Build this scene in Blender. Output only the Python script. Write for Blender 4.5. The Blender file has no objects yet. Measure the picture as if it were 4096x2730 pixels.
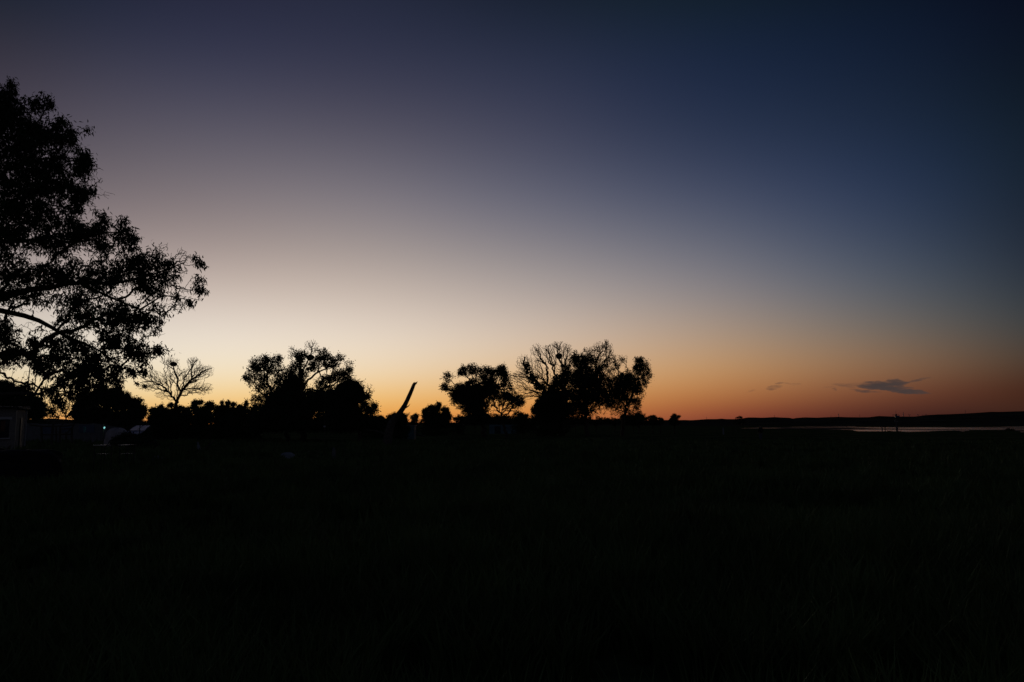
import bpy, math, random
import numpy as np
from mathutils import Vector, Matrix

# ------------------------------------------------------------------ camera
F = 3186.0                                   # focal length in photo pixels (28 mm on a 36 mm sensor)
CAMZ = 1.65
PITCH = math.atan(335 / F)
CT, ST = math.cos(PITCH), math.sin(PITCH)
sc = bpy.context.scene
cd = bpy.data.cameras.new('camera')
cam = bpy.data.objects.new('camera', cd)
sc.collection.objects.link(cam)
cam.location = (0, 0, CAMZ)
cam.rotation_euler = (math.pi / 2 + PITCH, 0, 0)
cd.sensor_width = 36.0
cd.lens = 36.0 * F / 4096
cd.clip_start = 0.05
cd.clip_end = 30000
sc.camera = cam

# ------------------------------------------------------------------ exposure
sc.view_settings.view_transform = 'Standard'
sc.view_settings.look = 'None'
sc.view_settings.exposure = 0
sc.view_settings.gamma = 1
sc.view_settings.use_curve_mapping = False
sc.cycles.use_adaptive_sampling = True
sc.cycles.adaptive_threshold = 0.02
sc.cycles.max_bounces = 4
sc.cycles.diffuse_bounces = 2
sc.cycles.glossy_bounces = 2
sc.cycles.transparent_max_bounces = 4

# ------------------------------------------------------------------ world: dusk sky
SKY = [[[0.0177,0.0036,0.01],[0.1192,0.0784,0.0638],[0.1696,0.1155,0.0908],[0.1459,0.0948,0.0711],[0.0718,0.0358,0.022],[0.0161,0.001,0.0034],[0.0086,0.0099,0.026],[0.0231,0.0295,0.0505],[0.0324,0.0363,0.0542],[0.0257,0.0268,0.0396],[0.0176,0.018,0.0313],[0.0109,0.0133,0.0309],[0.0069,0.0109,0.027],[0.006,0.01,0.0221],[0.006,0.01,0.0219],[0.006,0.01,0.022],[0.006,0.01,0.022],[0.006,0.01,0.022],[0.006,0.01,0.022],[0.006,0.01,0.022]],[[0.3429,0.0502,0.0005],[0.421,0.1898,0.0717],[0.4689,0.3043,0.1571],[0.4672,0.3636,0.2312],[0.4119,0.3508,0.2647],[0.3175,0.2802,0.2451],[0.2045,0.1819,0.1847],[0.1025,0.091,0.1118],[0.045,0.039,0.0585],[0.026,0.0208,0.03],[0.0103,0.0116,0.0156],[0.0024,0.0096,0.0194],[0.0032,0.0097,0.0226],[0.0059,0.01,0.0221],[0.006,0.01,0.022],[0.006,0.01,0.022],[0.006,0.01,0.022],[0.006,0.01,0.022],[0.006,0.01,0.022],[0.006,0.01,0.022]],[[0.5951,0.0854,0.0005],[0.6697,0.2738,0.0709],[0.7218,0.4536,0.1857],[0.7394,0.5854,0.3456],[0.7064,0.6257,0.4837],[0.5956,0.533,0.4681],[0.3987,0.3417,0.3246],[0.1865,0.1528,0.1684],[0.0742,0.0614,0.0821],[0.0429,0.0336,0.0484],[0.0061,0.0116,0.0199],[0.0005,0.0098,0.0212],[0.0033,0.0095,0.0214],[0.0059,0.01,0.022],[0.006,0.01,0.022],[0.006,0.01,0.022],[0.006,0.01,0.022],[0.006,0.01,0.022],[0.006,0.01,0.022],[0.006,0.01,0.022]],[[0.7112,0.1147,0.0063],[0.7974,0.3058,0.0672],[0.8659,0.5112,0.1555],[0.8948,0.6807,0.3504],[0.8896,0.7911,0.6192],[0.8051,0.7148,0.6258],[0.5845,0.4803,0.4226],[0.3226,0.2553,0.2457],[0.1772,0.1525,0.1694],[0.0808,0.0765,0.114],[0.0231,0.0283,0.0634],[0.0157,0.0144,0.0302],[0.0089,0.0101,0.0207],[0.006,0.01,0.0218],[0.006,0.01,0.022],[0.006,0.01,0.022],[0.006,0.01,0.022],[0.006,0.01,0.022],[0.006,0.01,0.022],[0.006,0.01,0.022]],[[0.6717,0.1484,0.0452],[0.7748,0.284,0.0699],[0.8624,0.4246,0.0929],[0.8946,0.5764,0.2265],[0.8906,0.7276,0.5118],[0.8227,0.7124,0.6007],[0.621,0.5137,0.4397],[0.3854,0.3215,0.2985],[0.213,0.1915,0.2162],[0.0913,0.0842,0.1175],[0.0302,0.0338,0.0683],[0.0165,0.0211,0.0437],[0.01,0.0126,0.0228],[0.0061,0.01,0.0218],[0.006,0.01,0.022],[0.006,0.01,0.022],[0.006,0.01,0.022],[0.006,0.01,0.022],[0.006,0.01,0.022],[0.006,0.01,0.022]],[[0.4988,0.1283,0.0495],[0.6176,0.1894,0.0538],[0.6908,0.2668,0.058],[0.741,0.3842,0.1159],[0.7408,0.5186,0.3018],[0.6756,0.5452,0.4376],[0.4846,0.4065,0.3658],[0.2796,0.2527,0.2617],[0.1338,0.1363,0.186],[0.0614,0.0632,0.1046],[0.0251,0.0328,0.0676],[0.0054,0.0099,0.0219],[0.0062,0.0086,0.0104],[0.006,0.0099,0.0214],[0.006,0.01,0.0221],[0.006,0.01,0.022],[0.006,0.01,0.022],[0.006,0.01,0.022],[0.006,0.01,0.022],[0.006,0.01,0.022]],[[0.2066,0.0619,0.0298],[0.2445,0.0547,0.0319],[0.3377,0.085,0.0379],[0.5043,0.1992,0.0604],[0.5758,0.3149,0.1312],[0.4645,0.328,0.2321],[0.296,0.2604,0.2571],[0.1552,0.1613,0.2012],[0.0618,0.0754,0.1319],[0.0213,0.0337,0.0732],[0.0105,0.0197,0.0529],[0.0047,0.0126,0.0151],[0.0057,0.0107,0.0095],[0.006,0.01,0.0215],[0.006,0.01,0.0221],[0.006,0.01,0.022],[0.006,0.01,0.022],[0.006,0.01,0.022],[0.006,0.01,0.022],[0.006,0.01,0.022]],[[0.0634,0.0228,0.0138],[0.0511,0.0128,0.0114],[0.0715,0.0219,0.0172],[0.1813,0.0602,0.033],[0.2703,0.1449,0.0753],[0.171,0.1486,0.1251],[0.0903,0.1115,0.1446],[0.0411,0.062,0.1149],[0.0184,0.0348,0.0842],[0.0109,0.0209,0.0463],[0.0045,0.0116,0.0333],[0.0031,0.0063,0.0083],[0.0044,0.008,0.0086],[0.006,0.0099,0.0215],[0.006,0.01,0.0221],[0.006,0.01,0.022],[0.006,0.01,0.022],[0.006,0.01,0.022],[0.006,0.01,0.022],[0.006,0.01,0.022]],[[0.0197,0.0078,0.0075],[0.0163,0.0005,0.0029],[0.0405,0.0199,0.0108],[0.0106,0.0005,0.0005],[0.0069,0.0142,0.0156],[0.0025,0.0208,0.0335],[0.0009,0.0065,0.0181],[0.0024,0.0064,0.0116],[0.004,0.01,0.0139],[0.0019,0.0051,0.0085],[0.0018,0.0023,0.0092],[0.0005,0.0005,0.0005],[0.0028,0.0048,0.0032],[0.0059,0.0099,0.0215],[0.006,0.0101,0.0222],[0.006,0.01,0.022],[0.006,0.01,0.022],[0.006,0.01,0.022],[0.006,0.01,0.022],[0.006,0.01,0.022]],[[0.0215,0.0062,0.0061],[0.0124,0.0039,0.0047],[0.0059,0.0066,0.0057],[0.0005,0.0005,0.0021],[0.0005,0.0005,0.0075],[0.0005,0.0005,0.0064],[0.0005,0.0005,0.0005],[0.0034,0.0005,0.0005],[0.0052,0.007,0.0054],[0.0035,0.0058,0.0068],[0.0023,0.0027,0.0033],[0.0015,0.0014,0.0005],[0.0035,0.0053,0.0083],[0.0059,0.0099,0.0216],[0.006,0.0101,0.0222],[0.006,0.01,0.022],[0.006,0.01,0.022],[0.006,0.01,0.022],[0.006,0.01,0.022],[0.006,0.01,0.022]],[[0.0443,0.0125,0.0077],[0.0119,0.0081,0.0076],[0.0005,0.0076,0.0103],[0.006,0.0188,0.0192],[0.0451,0.0345,0.0275],[0.0593,0.0327,0.0214],[0.0384,0.0184,0.0126],[0.0227,0.0168,0.022],[0.015,0.0196,0.0323],[0.0087,0.0141,0.0235],[0.0055,0.0081,0.0146],[0.005,0.006,0.0146],[0.0054,0.0074,0.0178],[0.006,0.0099,0.0219],[0.006,0.01,0.022],[0.006,0.01,0.022],[0.006,0.01,0.022],[0.006,0.01,0.022],[0.006,0.01,0.022],[0.006,0.01,0.022]]]
SUN_AZ = -20.0
world = bpy.data.worlds.new('World')
sc.world = world
world.use_nodes = True
nt = world.node_tree
N, L = nt.nodes, nt.links
N.clear()


def val(v):
    return v


def mth(op, a, b=None, c=None, clamp=False):
    n = N.new('ShaderNodeMath')
    n.operation = op
    n.use_clamp = clamp
    for i, v in enumerate((a, b, c)):
        if v is None:
            continue
        if isinstance(v, (int, float)):
            n.inputs[i].default_value = v
        else:
            L.new(v, n.inputs[i])
    return n.outputs[0]


tc = N.new('ShaderNodeTexCoord')
nrm = N.new('ShaderNodeVectorMath')
nrm.operation = 'NORMALIZE'
L.new(tc.outputs['Generated'], nrm.inputs[0])
sx = N.new('ShaderNodeSeparateXYZ')
L.new(nrm.outputs[0], sx.inputs[0])
DEG = 180 / math.pi
EL = mth('MULTIPLY', mth('ARCSINE', sx.outputs[2]), DEG)
AZ = mth('MULTIPLY', mth('ARCTAN2', sx.outputs[0], sx.outputs[1]), DEG)
ELC = mth('MAXIMUM', EL, 0.0)
FAC = mth('SQRT', mth('DIVIDE', ELC, 90.0))
AZC = mth('MINIMUM', mth('MAXIMUM', AZ, -60.0), 60.0)
total = None
for k, col in enumerate(SKY):
    az = -60 + 12 * k
    d = mth('ABSOLUTE', mth('SUBTRACT', AZC, az))
    d = mth('DIVIDE', d, 12.0)
    a = mth('MAXIMUM', mth('SUBTRACT', 1.5, d), 0.0)
    b = mth('MAXIMUM', mth('SUBTRACT', 0.5, d), 0.0)
    w = mth('SUBTRACT', mth('MULTIPLY', mth('MULTIPLY', a, a), 0.5), mth('MULTIPLY', mth('MULTIPLY', b, b), 1.5))
    if k in (0, 10):                          # the end columns also carry their missing neighbours
        w = mth('ADD', w, mth('MULTIPLY', mth('MULTIPLY', b, b), 0.5))
    r = N.new('ShaderNodeValToRGB')
    cr = r.color_ramp
    cr.interpolation = 'B_SPLINE'
    cr.elements[0].position = 0
    cr.elements[0].color = (*col[0], 1)
    cr.elements[1].position = 1
    cr.elements[1].color = (*col[-1], 1)
    for e in range(1, 19):
        el = cr.elements.new(e / 19)
        el.color = (*col[e], 1)
    L.new(FAC, r.inputs[0])
    s = N.new('ShaderNodeVectorMath')
    s.operation = 'SCALE'
    L.new(r.outputs[0], s.inputs[0])
    L.new(w, s.inputs['Scale'])
    if total is None:
        total = s.outputs[0]
    else:
        ad = N.new('ShaderNodeVectorMath')
        ad.operation = 'ADD'
        L.new(total, ad.inputs[0])
        L.new(s.outputs[0], ad.inputs[1])
        total = ad.outputs[0]


def mixc(fac, a, b):
    m = N.new('ShaderNodeMix')
    m.data_type = 'RGBA'
    for s, v in ((m.inputs[0], fac), (m.inputs[6], a), (m.inputs[7], b)):
        if isinstance(v, (int, float)):
            s.default_value = v
        elif isinstance(v, tuple):
            s.default_value = v
        else:
            L.new(v, s)
    return m.outputs[2]


# the side of the sky away from the sunset is a dark blue dusk
away = mth('DIVIDE', mth('SUBTRACT', mth('ABSOLUTE', AZ), 55.0), 55.0, clamp=True)
away = mth('MULTIPLY', away, mth('SUBTRACT', 1.0, mth('DIVIDE', ELC, 80.0, clamp=True)))
back = N.new('ShaderNodeValToRGB')
back.color_ramp.elements[0].color = (0.034, 0.032, 0.040, 1)
back.color_ramp.elements[1].color = (0.010, 0.015, 0.028, 1)
L.new(FAC, back.inputs[0])
total = mixc(away, total, back.outputs[0])

# thin dusk clouds low in the sky: (azimuth, elevation, half width, half height, slope, strength)
CLOUDS = [(24.6403, 2.5171, 1.1767, 0.3095, -0.0759, 4.2), (25.68, 2.6897, 0.7547, 0.2424, -0.0785, 3.8), (25.596, 2.449, 1.0864, 0.2424, -0.1324, 3.2), (26.5244, 2.1249, 1.2515, 0.1762, -0.0978, 4.4), (25.3676, 2.2592, 1.3057, 0.1295, -0.1307, 1.6), (26.8875, 2.822, 0.8802, 0.08, 0.2225, 1.2), (23.8637, 2.1882, 0.9247, 0.1146, -0.1489, 1.3), (22.6049, 2.5895, 0.7618, 0.182, -0.1277, 0.6), (22.0568, 2.3505, 0.2158, 0.0996, 0.091, 0.8), (21.5986, 2.5247, 0.5264, 0.05, -0.0391, 0.4), (18.1813, 2.5286, 0.582, 0.1873, 0.0906, 1.0), (18.6924, 2.8099, 0.4827, 0.0509, -0.0168, 1.0), (19.3982, 2.7641, 0.6374, 0.0507, -0.0703, 0.4), (16.653, 2.3266, 0.3621, 0.0686, 0.3005, 0.35), (23.5956, 2.6198, 0.8996, 0.1314, -0.0203, 0.5)]
cn = N.new('ShaderNodeTexNoise')
cn.noise_dimensions = '3D'
cn.inputs['Scale'].default_value = 1.0
cn.inputs['Detail'].default_value = 8.0
cn.inputs['Roughness'].default_value = 0.6
cc = N.new('ShaderNodeCombineXYZ')
L.new(mth('MULTIPLY', AZ, 1.1), cc.inputs[0])
L.new(mth('MULTIPLY', EL, 4.6), cc.inputs[1])
L.new(cc.outputs[0], cn.inputs['Vector'])
cs = N.new('ShaderNodeSeparateColor')
L.new(cn.outputs['Color'], cs.inputs[0])
AZW = mth('ADD', AZ, mth('MULTIPLY', mth('SUBTRACT', cs.outputs[0], 0.5), 1.3))
ELW = mth('ADD', EL, mth('MULTIPLY', mth('SUBTRACT', cs.outputs[1], 0.5), 0.42))
dens = None
for (a0, e0, hw, hh, sl, st) in CLOUDS:
    da = mth('SUBTRACT', AZW, a0)
    de = mth('SUBTRACT', mth('SUBTRACT', ELW, e0), mth('MULTIPLY', da, sl))
    u = mth('DIVIDE', da, hw)
    v = mth('DIVIDE', de, hh)
    q = mth('SUBTRACT', 1.0, mth('ADD', mth('MULTIPLY', u, u), mth('MULTIPLY', v, v)))
    q = mth('MULTIPLY', mth('MAXIMUM', q, 0.0), st)
    dens = q if dens is None else mth('ADD', dens, q)
dens = mth('MULTIPLY', dens, mth('MAXIMUM', mth('ADD', -0.55, mth('MULTIPLY', cs.outputs[2], 2.6)), 0.05))
dens = mth('SUBTRACT', 1.0, mth('EXPONENT', mth('MULTIPLY', dens, -1.0)))
total = mixc(dens, total, (0.056, 0.041, 0.039, 1))

sky = N.new('ShaderNodeTexSky')
sky.sky_type = 'NISHITA'
sky.sun_disc = False
sky.sun_elevation = math.radians(-3.0)
sky.sun_rotation = math.radians(SUN_AZ)
sk = N.new('ShaderNodeVectorMath')
sk.operation = 'SCALE'
sk.inputs['Scale'].default_value = 0.008
L.new(sky.outputs[0], sk.inputs[0])
ad = N.new('ShaderNodeVectorMath')
ad.operation = 'ADD'
L.new(total, ad.inputs[0])
L.new(sk.outputs[0], ad.inputs[1])
bg = N.new('ShaderNodeBackground')
L.new(ad.outputs[0], bg.inputs['Color'])
bg.inputs['Strength'].default_value = 1.0
wo = N.new('ShaderNodeOutputWorld')
L.new(bg.outputs[0], wo.inputs['Surface'])


# ------------------------------------------------------------------ helpers
COL = sc.collection
rng = np.random.default_rng(7)
random.seed(7)
TALL = {}


def P(px, py, D):
    """the point at depth D metres that the photo shows at pixel (px, py)"""
    x = (px - 2048) / F
    u = -(py - 1365) / F
    dy = CT - u * ST
    return np.array([x / dy * D, D, CAMZ + (ST + u * CT) / dy * D])


def material(name, col, rough=0.9, metal=0.0, scale=4.0, var=0.35, bump=0.0, coat=0.0, spec=0.3):
    m = bpy.data.materials.new(name)
    m.use_nodes = True
    t = m.node_tree
    b = t.nodes['Principled BSDF']
    b.inputs['Roughness'].default_value = rough
    b.inputs['Metallic'].default_value = metal
    b.inputs['Specular IOR Level'].default_value = spec
    b.inputs['Coat Weight'].default_value = coat
    o = t.nodes.new('ShaderNodeTexCoord')
    n = t.nodes.new('ShaderNodeTexNoise')
    n.inputs['Scale'].default_value = scale
    n.inputs['Detail'].default_value = 5
    t.links.new(o.outputs['Object'], n.inputs['Vector'])
    r = t.nodes.new('ShaderNodeValToRGB')
    r.color_ramp.elements[0].position = 0.3
    r.color_ramp.elements[1].position = 0.7
    r.color_ramp.elements[0].color = (*[c * (1 - var) for c in col], 1)
    r.color_ramp.elements[1].color = (*[min(1, c * (1 + var)) for c in col], 1)
    t.links.new(n.outputs['Fac'], r.inputs[0])
    t.links.new(r.outputs[0], b.inputs['Base Color'])
    if bump:
        bp = t.nodes.new('ShaderNodeBump')
        bp.inputs['Distance'].default_value = bump
        t.links.new(n.outputs['Fac'], bp.inputs['Height'])
        t.links.new(bp.outputs[0], b.inputs['Normal'])
    return m


M = {
    'bark': material('bark', (0.07, 0.055, 0.04), scale=9, bump=0.02),
    'leaf': material('leaf', (0.035, 0.05, 0.02), rough=0.7, scale=3),
    'leaf_blue': material('leaf_blue', (0.04, 0.055, 0.03), rough=0.7, scale=2),
    'nest': material('nest', (0.05, 0.04, 0.03), scale=12),
    'dead_wood': material('dead_wood', (0.10, 0.085, 0.07), scale=8, bump=0.02),
    'brick': material('brick', (0.27, 0.255, 0.23), scale=14, var=0.25),
    'plaster': material('plaster', (0.17, 0.175, 0.18), scale=3, var=0.2),
    'dark_plaster': material('dark_plaster', (0.085, 0.095, 0.10), scale=3, var=0.3),
    'roofing': material('roofing', (0.05, 0.05, 0.05), scale=6),
    'dark_paint': material('dark_paint', (0.03, 0.03, 0.032), rough=0.6),
    'wood': material('wood', (0.09, 0.075, 0.06), scale=7),
    'curtain': material('curtain', (0.45, 0.20, 0.12), scale=5),
    'blue_cloth': material('blue_cloth', (0.11, 0.14, 0.20), scale=1.5, var=0.2),
    'grey_cloth': material('grey_cloth', (0.42, 0.38, 0.38), scale=2, var=0.2),
    'white_cloth': material('white_cloth', (0.24, 0.26, 0.30), scale=2, var=0.2),
    'teal_cloth': material('teal_cloth', (0.10, 0.26, 0.27), scale=3, var=0.2),
    'teal_paint': material('teal_paint', (0.10, 0.19, 0.22), rough=0.6, scale=1.5, var=0.25),
    'black_cloth': material('black_cloth', (0.012, 0.012, 0.013), scale=2),
    'steel': material('steel', (0.55, 0.55, 0.56), rough=0.25, metal=1.0, scale=6, var=0.1),
    'grey_steel': material('grey_steel', (0.35, 0.36, 0.38), rough=0.5, metal=0.6, scale=4, var=0.15),
    'panel_glass': material('panel_glass', (0.02, 0.022, 0.035), rough=0.08, scale=1.0, var=0.2, spec=0.9),
    'white_paint': material('white_paint', (0.5, 0.5, 0.51), rough=0.5, scale=4, var=0.08),
    'concrete': material('concrete', (0.25, 0.25, 0.24), scale=5, var=0.2),
    'skin': material('skin', (0.38, 0.22, 0.15), rough=0.6, scale=6, var=0.1),
    'hair': material('hair', (0.015, 0.012, 0.01), rough=0.6),
    'jacket': material('jacket', (0.012, 0.012, 0.015), scale=5),
    'jeans': material('jeans', (0.09, 0.11, 0.17), scale=6, var=0.2),
    'boot': material('boot', (0.02, 0.016, 0.012), scale=6),
    'straw': material('straw', (0.10, 0.10, 0.045), scale=2),
}


def raw_mesh(name, verts, faces_flat, loop_totals, mat, smooth=False):
    """mesh from numpy arrays"""
    me = bpy.data.meshes.new(name)
    verts = np.asarray(verts, dtype=np.float32).reshape(-1, 3)
    faces_flat = np.asarray(faces_flat, dtype=np.int32).ravel()
    lt = np.asarray(loop_totals, dtype=np.int32)
    me.vertices.add(len(verts))
    me.vertices.foreach_set('co', verts.ravel())
    me.loops.add(len(faces_flat))
    me.loops.foreach_set('vertex_index', faces_flat)
    me.polygons.add(len(lt))
    st = np.concatenate([[0], np.cumsum(lt)[:-1]]).astype(np.int32)
    me.polygons.foreach_set('loop_start', st)
    me.polygons.foreach_set('loop_total', lt)
    if smooth:
        me.polygons.foreach_set('use_smooth', np.ones(len(lt), dtype=bool))
    me.update(calc_edges=True)
    me.materials.append(mat)
    return me


def link(name, me, parent=None, loc=(0, 0, 0)):
    o = bpy.data.objects.new(name, me)
    COL.objects.link(o)
    o.location = loc
    if parent is not None:
        o.parent = parent
    return o


def tag(o, label=None, cat=None, group=None, kind=None):
    if label:
        o['label'] = label
    if cat:
        o['category'] = cat
    if group:
        o['group'] = group
    if kind:
        o['kind'] = kind
    return o


def empty(name, loc, label, cat, group=None):
    o = bpy.data.objects.new(name, None)
    COL.objects.link(o)
    o.location = loc
    o.empty_display_size = 0.2
    return tag(o, label, cat, group)


class MB:
    """collects simple shapes in world coordinates and links them as one mesh"""

    def __init__(self):
        self.v, self.f = [], []

    def poly(self, vs, fs):
        b = len(self.v)
        self.v += [tuple(map(float, p)) for p in vs]
        self.f += [tuple(b + i for i in q) for q in fs]
        return self

    def box(self, c, s, rz=0.0, ry=0.0, rx=0.0):
        R = Matrix.Rotation(rz, 3, 'Z') @ Matrix.Rotation(ry, 3, 'Y') @ Matrix.Rotation(rx, 3, 'X')
        vs = []
        for x in (-1, 1):
            for y in (-1, 1):
                for z in (-1, 1):
                    p = R @ Vector((x * s[0] / 2, y * s[1] / 2, z * s[2] / 2))
                    vs.append((p.x + c[0], p.y + c[1], p.z + c[2]))
        return self.poly(vs, [(0, 1, 3, 2), (4, 6, 7, 5), (0, 4, 5, 1), (2, 3, 7, 6), (0, 2, 6, 4), (1, 5, 7, 3)])

    def tube(self, pts, rad, n=8, cap=True, jag=0.0):
        pts = [Vector(p) for p in pts]
        if isinstance(rad, (int, float)):
            rad = [rad] * len(pts)
        rings = []
        ref = None
        for i, p in enumerate(pts):
            d = (pts[min(i + 1, len(pts) - 1)] - pts[max(i - 1, 0)]).normalized()
            if ref is None:
                ref = Vector((1, 0, 0)) if abs(d.x) < 0.8 else Vector((0, 1, 0))
            a = (ref - d * ref.dot(d)).normalized()
            ref = a
            b = d.cross(a)
            rings.append([p + (a * math.cos(2 * math.pi * k / n) + b * math.sin(2 * math.pi * k / n)) * rad[i]
                          * (1 + random.uniform(-jag, jag)) for k in range(n)])
        vs = [q for r in rings for q in r]
        fs = []
        for i in range(len(rings) - 1):
            for k in range(n):
                k2 = (k + 1) % n
                fs.append((i * n + k, i * n + k2, (i + 1) * n + k2, (i + 1) * n + k))
        if cap:
            fs.append(tuple(range(n - 1, -1, -1)))
            fs.append(tuple(range((len(rings) - 1) * n, len(rings) * n)))
        return self.poly(vs, fs)

    def build(self, name, mat, parent=None, origin=(0, 0, 0), smooth=False):
        me = bpy.data.meshes.new(name)
        o = np.array(origin)
        me.from_pydata([tuple(np.array(v) - o) for v in self.v], [], self.f)
        if smooth:
            me.polygons.foreach_set('use_smooth', np.ones(len(me.polygons), dtype=bool))
        me.update()
        me.materials.append(mat)
        ob = link(name, me, parent)
        if parent is None:
            ob.location = origin
        return ob


# ------------------------------------------------------------------ value noise for terrain
_tab = rng.random((256, 256))


def vnoise(x, y):
    xi = np.floor(x).astype(int)
    yi = np.floor(y).astype(int)
    fx, fy = x - xi, y - yi
    fx = fx * fx * (3 - 2 * fx)
    fy = fy * fy * (3 - 2 * fy)
    a = _tab[xi % 256, yi % 256]
    b = _tab[(xi + 1) % 256, yi % 256]
    c = _tab[xi % 256, (yi + 1) % 256]
    d = _tab[(xi + 1) % 256, (yi + 1) % 256]
    return (a * (1 - fx) + b * fx) * (1 - fy) + (c * (1 - fx) + d * fx) * fy - 0.5


WZ = -0.35                                   # lake level


def ydist(py, z):
    return (CAMZ - z) * F / (py - 1700.0)


NEAR = [(2960, 1716), (3000, 1716), (3100, 1717.5), (3300, 1719), (3400, 1721), (3425, 1727), (3500, 1727.5), (3560, 1727),
        (3590, 1726), (3625, 1729.5), (3680, 1728), (3720, 1726), (3818, 1722.5), (3828, 1728), (3850, 1726), (3864, 1722.5),
        (3950, 1722), (4060, 1723), (4078, 1731), (4096, 1733), (4300, 1733), (5200, 1726), (6500, 1720)]
FAR = [(2960, 1714), (3030, 1709), (3150, 1708), (3250, 1705.5), (3400, 1705.2), (3440, 1709.5), (3700, 1710), (3950, 1709.5),
       (4010, 1708), (4096, 1706.8), (4400, 1706), (6500, 1706)]


def height(x, y):
    """ground height"""
    r = np.hypot(x, y)
    yy = np.maximum(y, 1.0)
    px = np.clip(2048 + F * x / yy, -20000, 20000)
    h = 0.16 * vnoise(x / 7 + 9, y / 7 + 3) + 0.30 * vnoise(x / 23 + 40, y / 23 + 11)
    h = h * np.clip((r - 2) / 10, 0.1, 1) * np.clip(1.3 - r / 260, 0.25, 1)
    h = h - 0.30 * np.clip((r - 130) / 90, 0, 1)
    dn = ydist(np.interp(px, [p[0] for p in NEAR], [p[1] for p in NEAR]), WZ)
    df = ydist(np.interp(px, [p[0] for p in FAR], [p[1] for p in FAR]), WZ)
    t = np.minimum((y - dn) / 3.0, (df - y) / 25.0)
    inlake = (px > 2960) & (y > 60)
    basin = np.where(inlake, np.clip(t, -1, 1), -1)
    # below the water inside the shores, a low bank outside
    shore = WZ - 0.6 * basin
    near_blend = np.where(inlake, np.clip(1 - np.abs(y - dn) / 14.0, 0, 1), 0)
    inside = (basin > 0)
    h = np.where(inside, WZ - 0.7 * basin, h * (1 - near_blend) + (WZ + 0.10) * near_blend)
    h = np.where(~inside & (r > 220), np.maximum(h, WZ + 0.04), h)
    return h


def gz(x, y):
    return float(height(np.array([float(x)]), np.array([float(y)]))[0])


# ------------------------------------------------------------------ ground
def build_ground():
    rr = np.concatenate([[0.5], 2.0 * 1.0125 ** np.arange(0, 655)])
    rr = rr[rr < 7000]
    az = np.concatenate([np.linspace(-180, -50, 27), np.linspace(-50, 50, 420)[1:], np.linspace(50, 180, 27)[1:]])
    A, R = np.meshgrid(np.radians(az), rr)
    X, Y = R * np.sin(A), R * np.cos(A)
    Z = height(X, Y)
    nr, na = X.shape
    v = np.stack([X, Y, Z], -1).reshape(-1, 3)
    i, j = np.meshgrid(np.arange(nr - 1), np.arange(na - 1), indexing='ij')
    a = (i * na + j).ravel()
    f = np.stack([a, a + 1, a + na + 1, a + na], -1)
    m = bpy.data.materials.new('ground')
    m.use_nodes = True
    t = m.node_tree
    b = t.nodes['Principled BSDF']
    b.inputs['Roughness'].default_value = 1.0
    b.inputs['Specular IOR Level'].default_value = 0.0
    o = t.nodes.new('ShaderNodeTexCoord')
    cols = []
    for s, c0, c1 in ((0.12, (0.034, 0.055, 0.022), (0.095, 0.110, 0.045)), (1.7, (0.45, 0.45, 0.45), (1.3, 1.3, 1.3))):
        n = t.nodes.new('ShaderNodeTexNoise')
        n.inputs['Scale'].default_value = s
        n.inputs['Detail'].default_value = 8
        t.links.new(o.outputs['Object'], n.inputs['Vector'])
        r = t.nodes.new('ShaderNodeValToRGB')
        r.color_ramp.elements[0].position = 0.38
        r.color_ramp.elements[1].position = 0.62
        r.color_ramp.elements[0].color = (*c0, 1)
        r.color_ramp.elements[1].color = (*c1, 1)
        t.links.new(n.outputs['Fac'], r.inputs[0])
        cols.append(r.outputs[0])
    mx = t.nodes.new('ShaderNodeVectorMath')
    mx.operation = 'MULTIPLY'
    t.links.new(cols[0], mx.inputs[0])
    t.links.new(cols[1], mx.inputs[1])
    t.links.new(mx.outputs[0], b.inputs['Base Color'])
    me = raw_mesh('ground', v, f, np.full(len(f), 4), m, smooth=True)
    tag(link('ground', me), 'dark grassy flat ground reaching to the far hills', None, None, 'structure')


build_ground()

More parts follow.
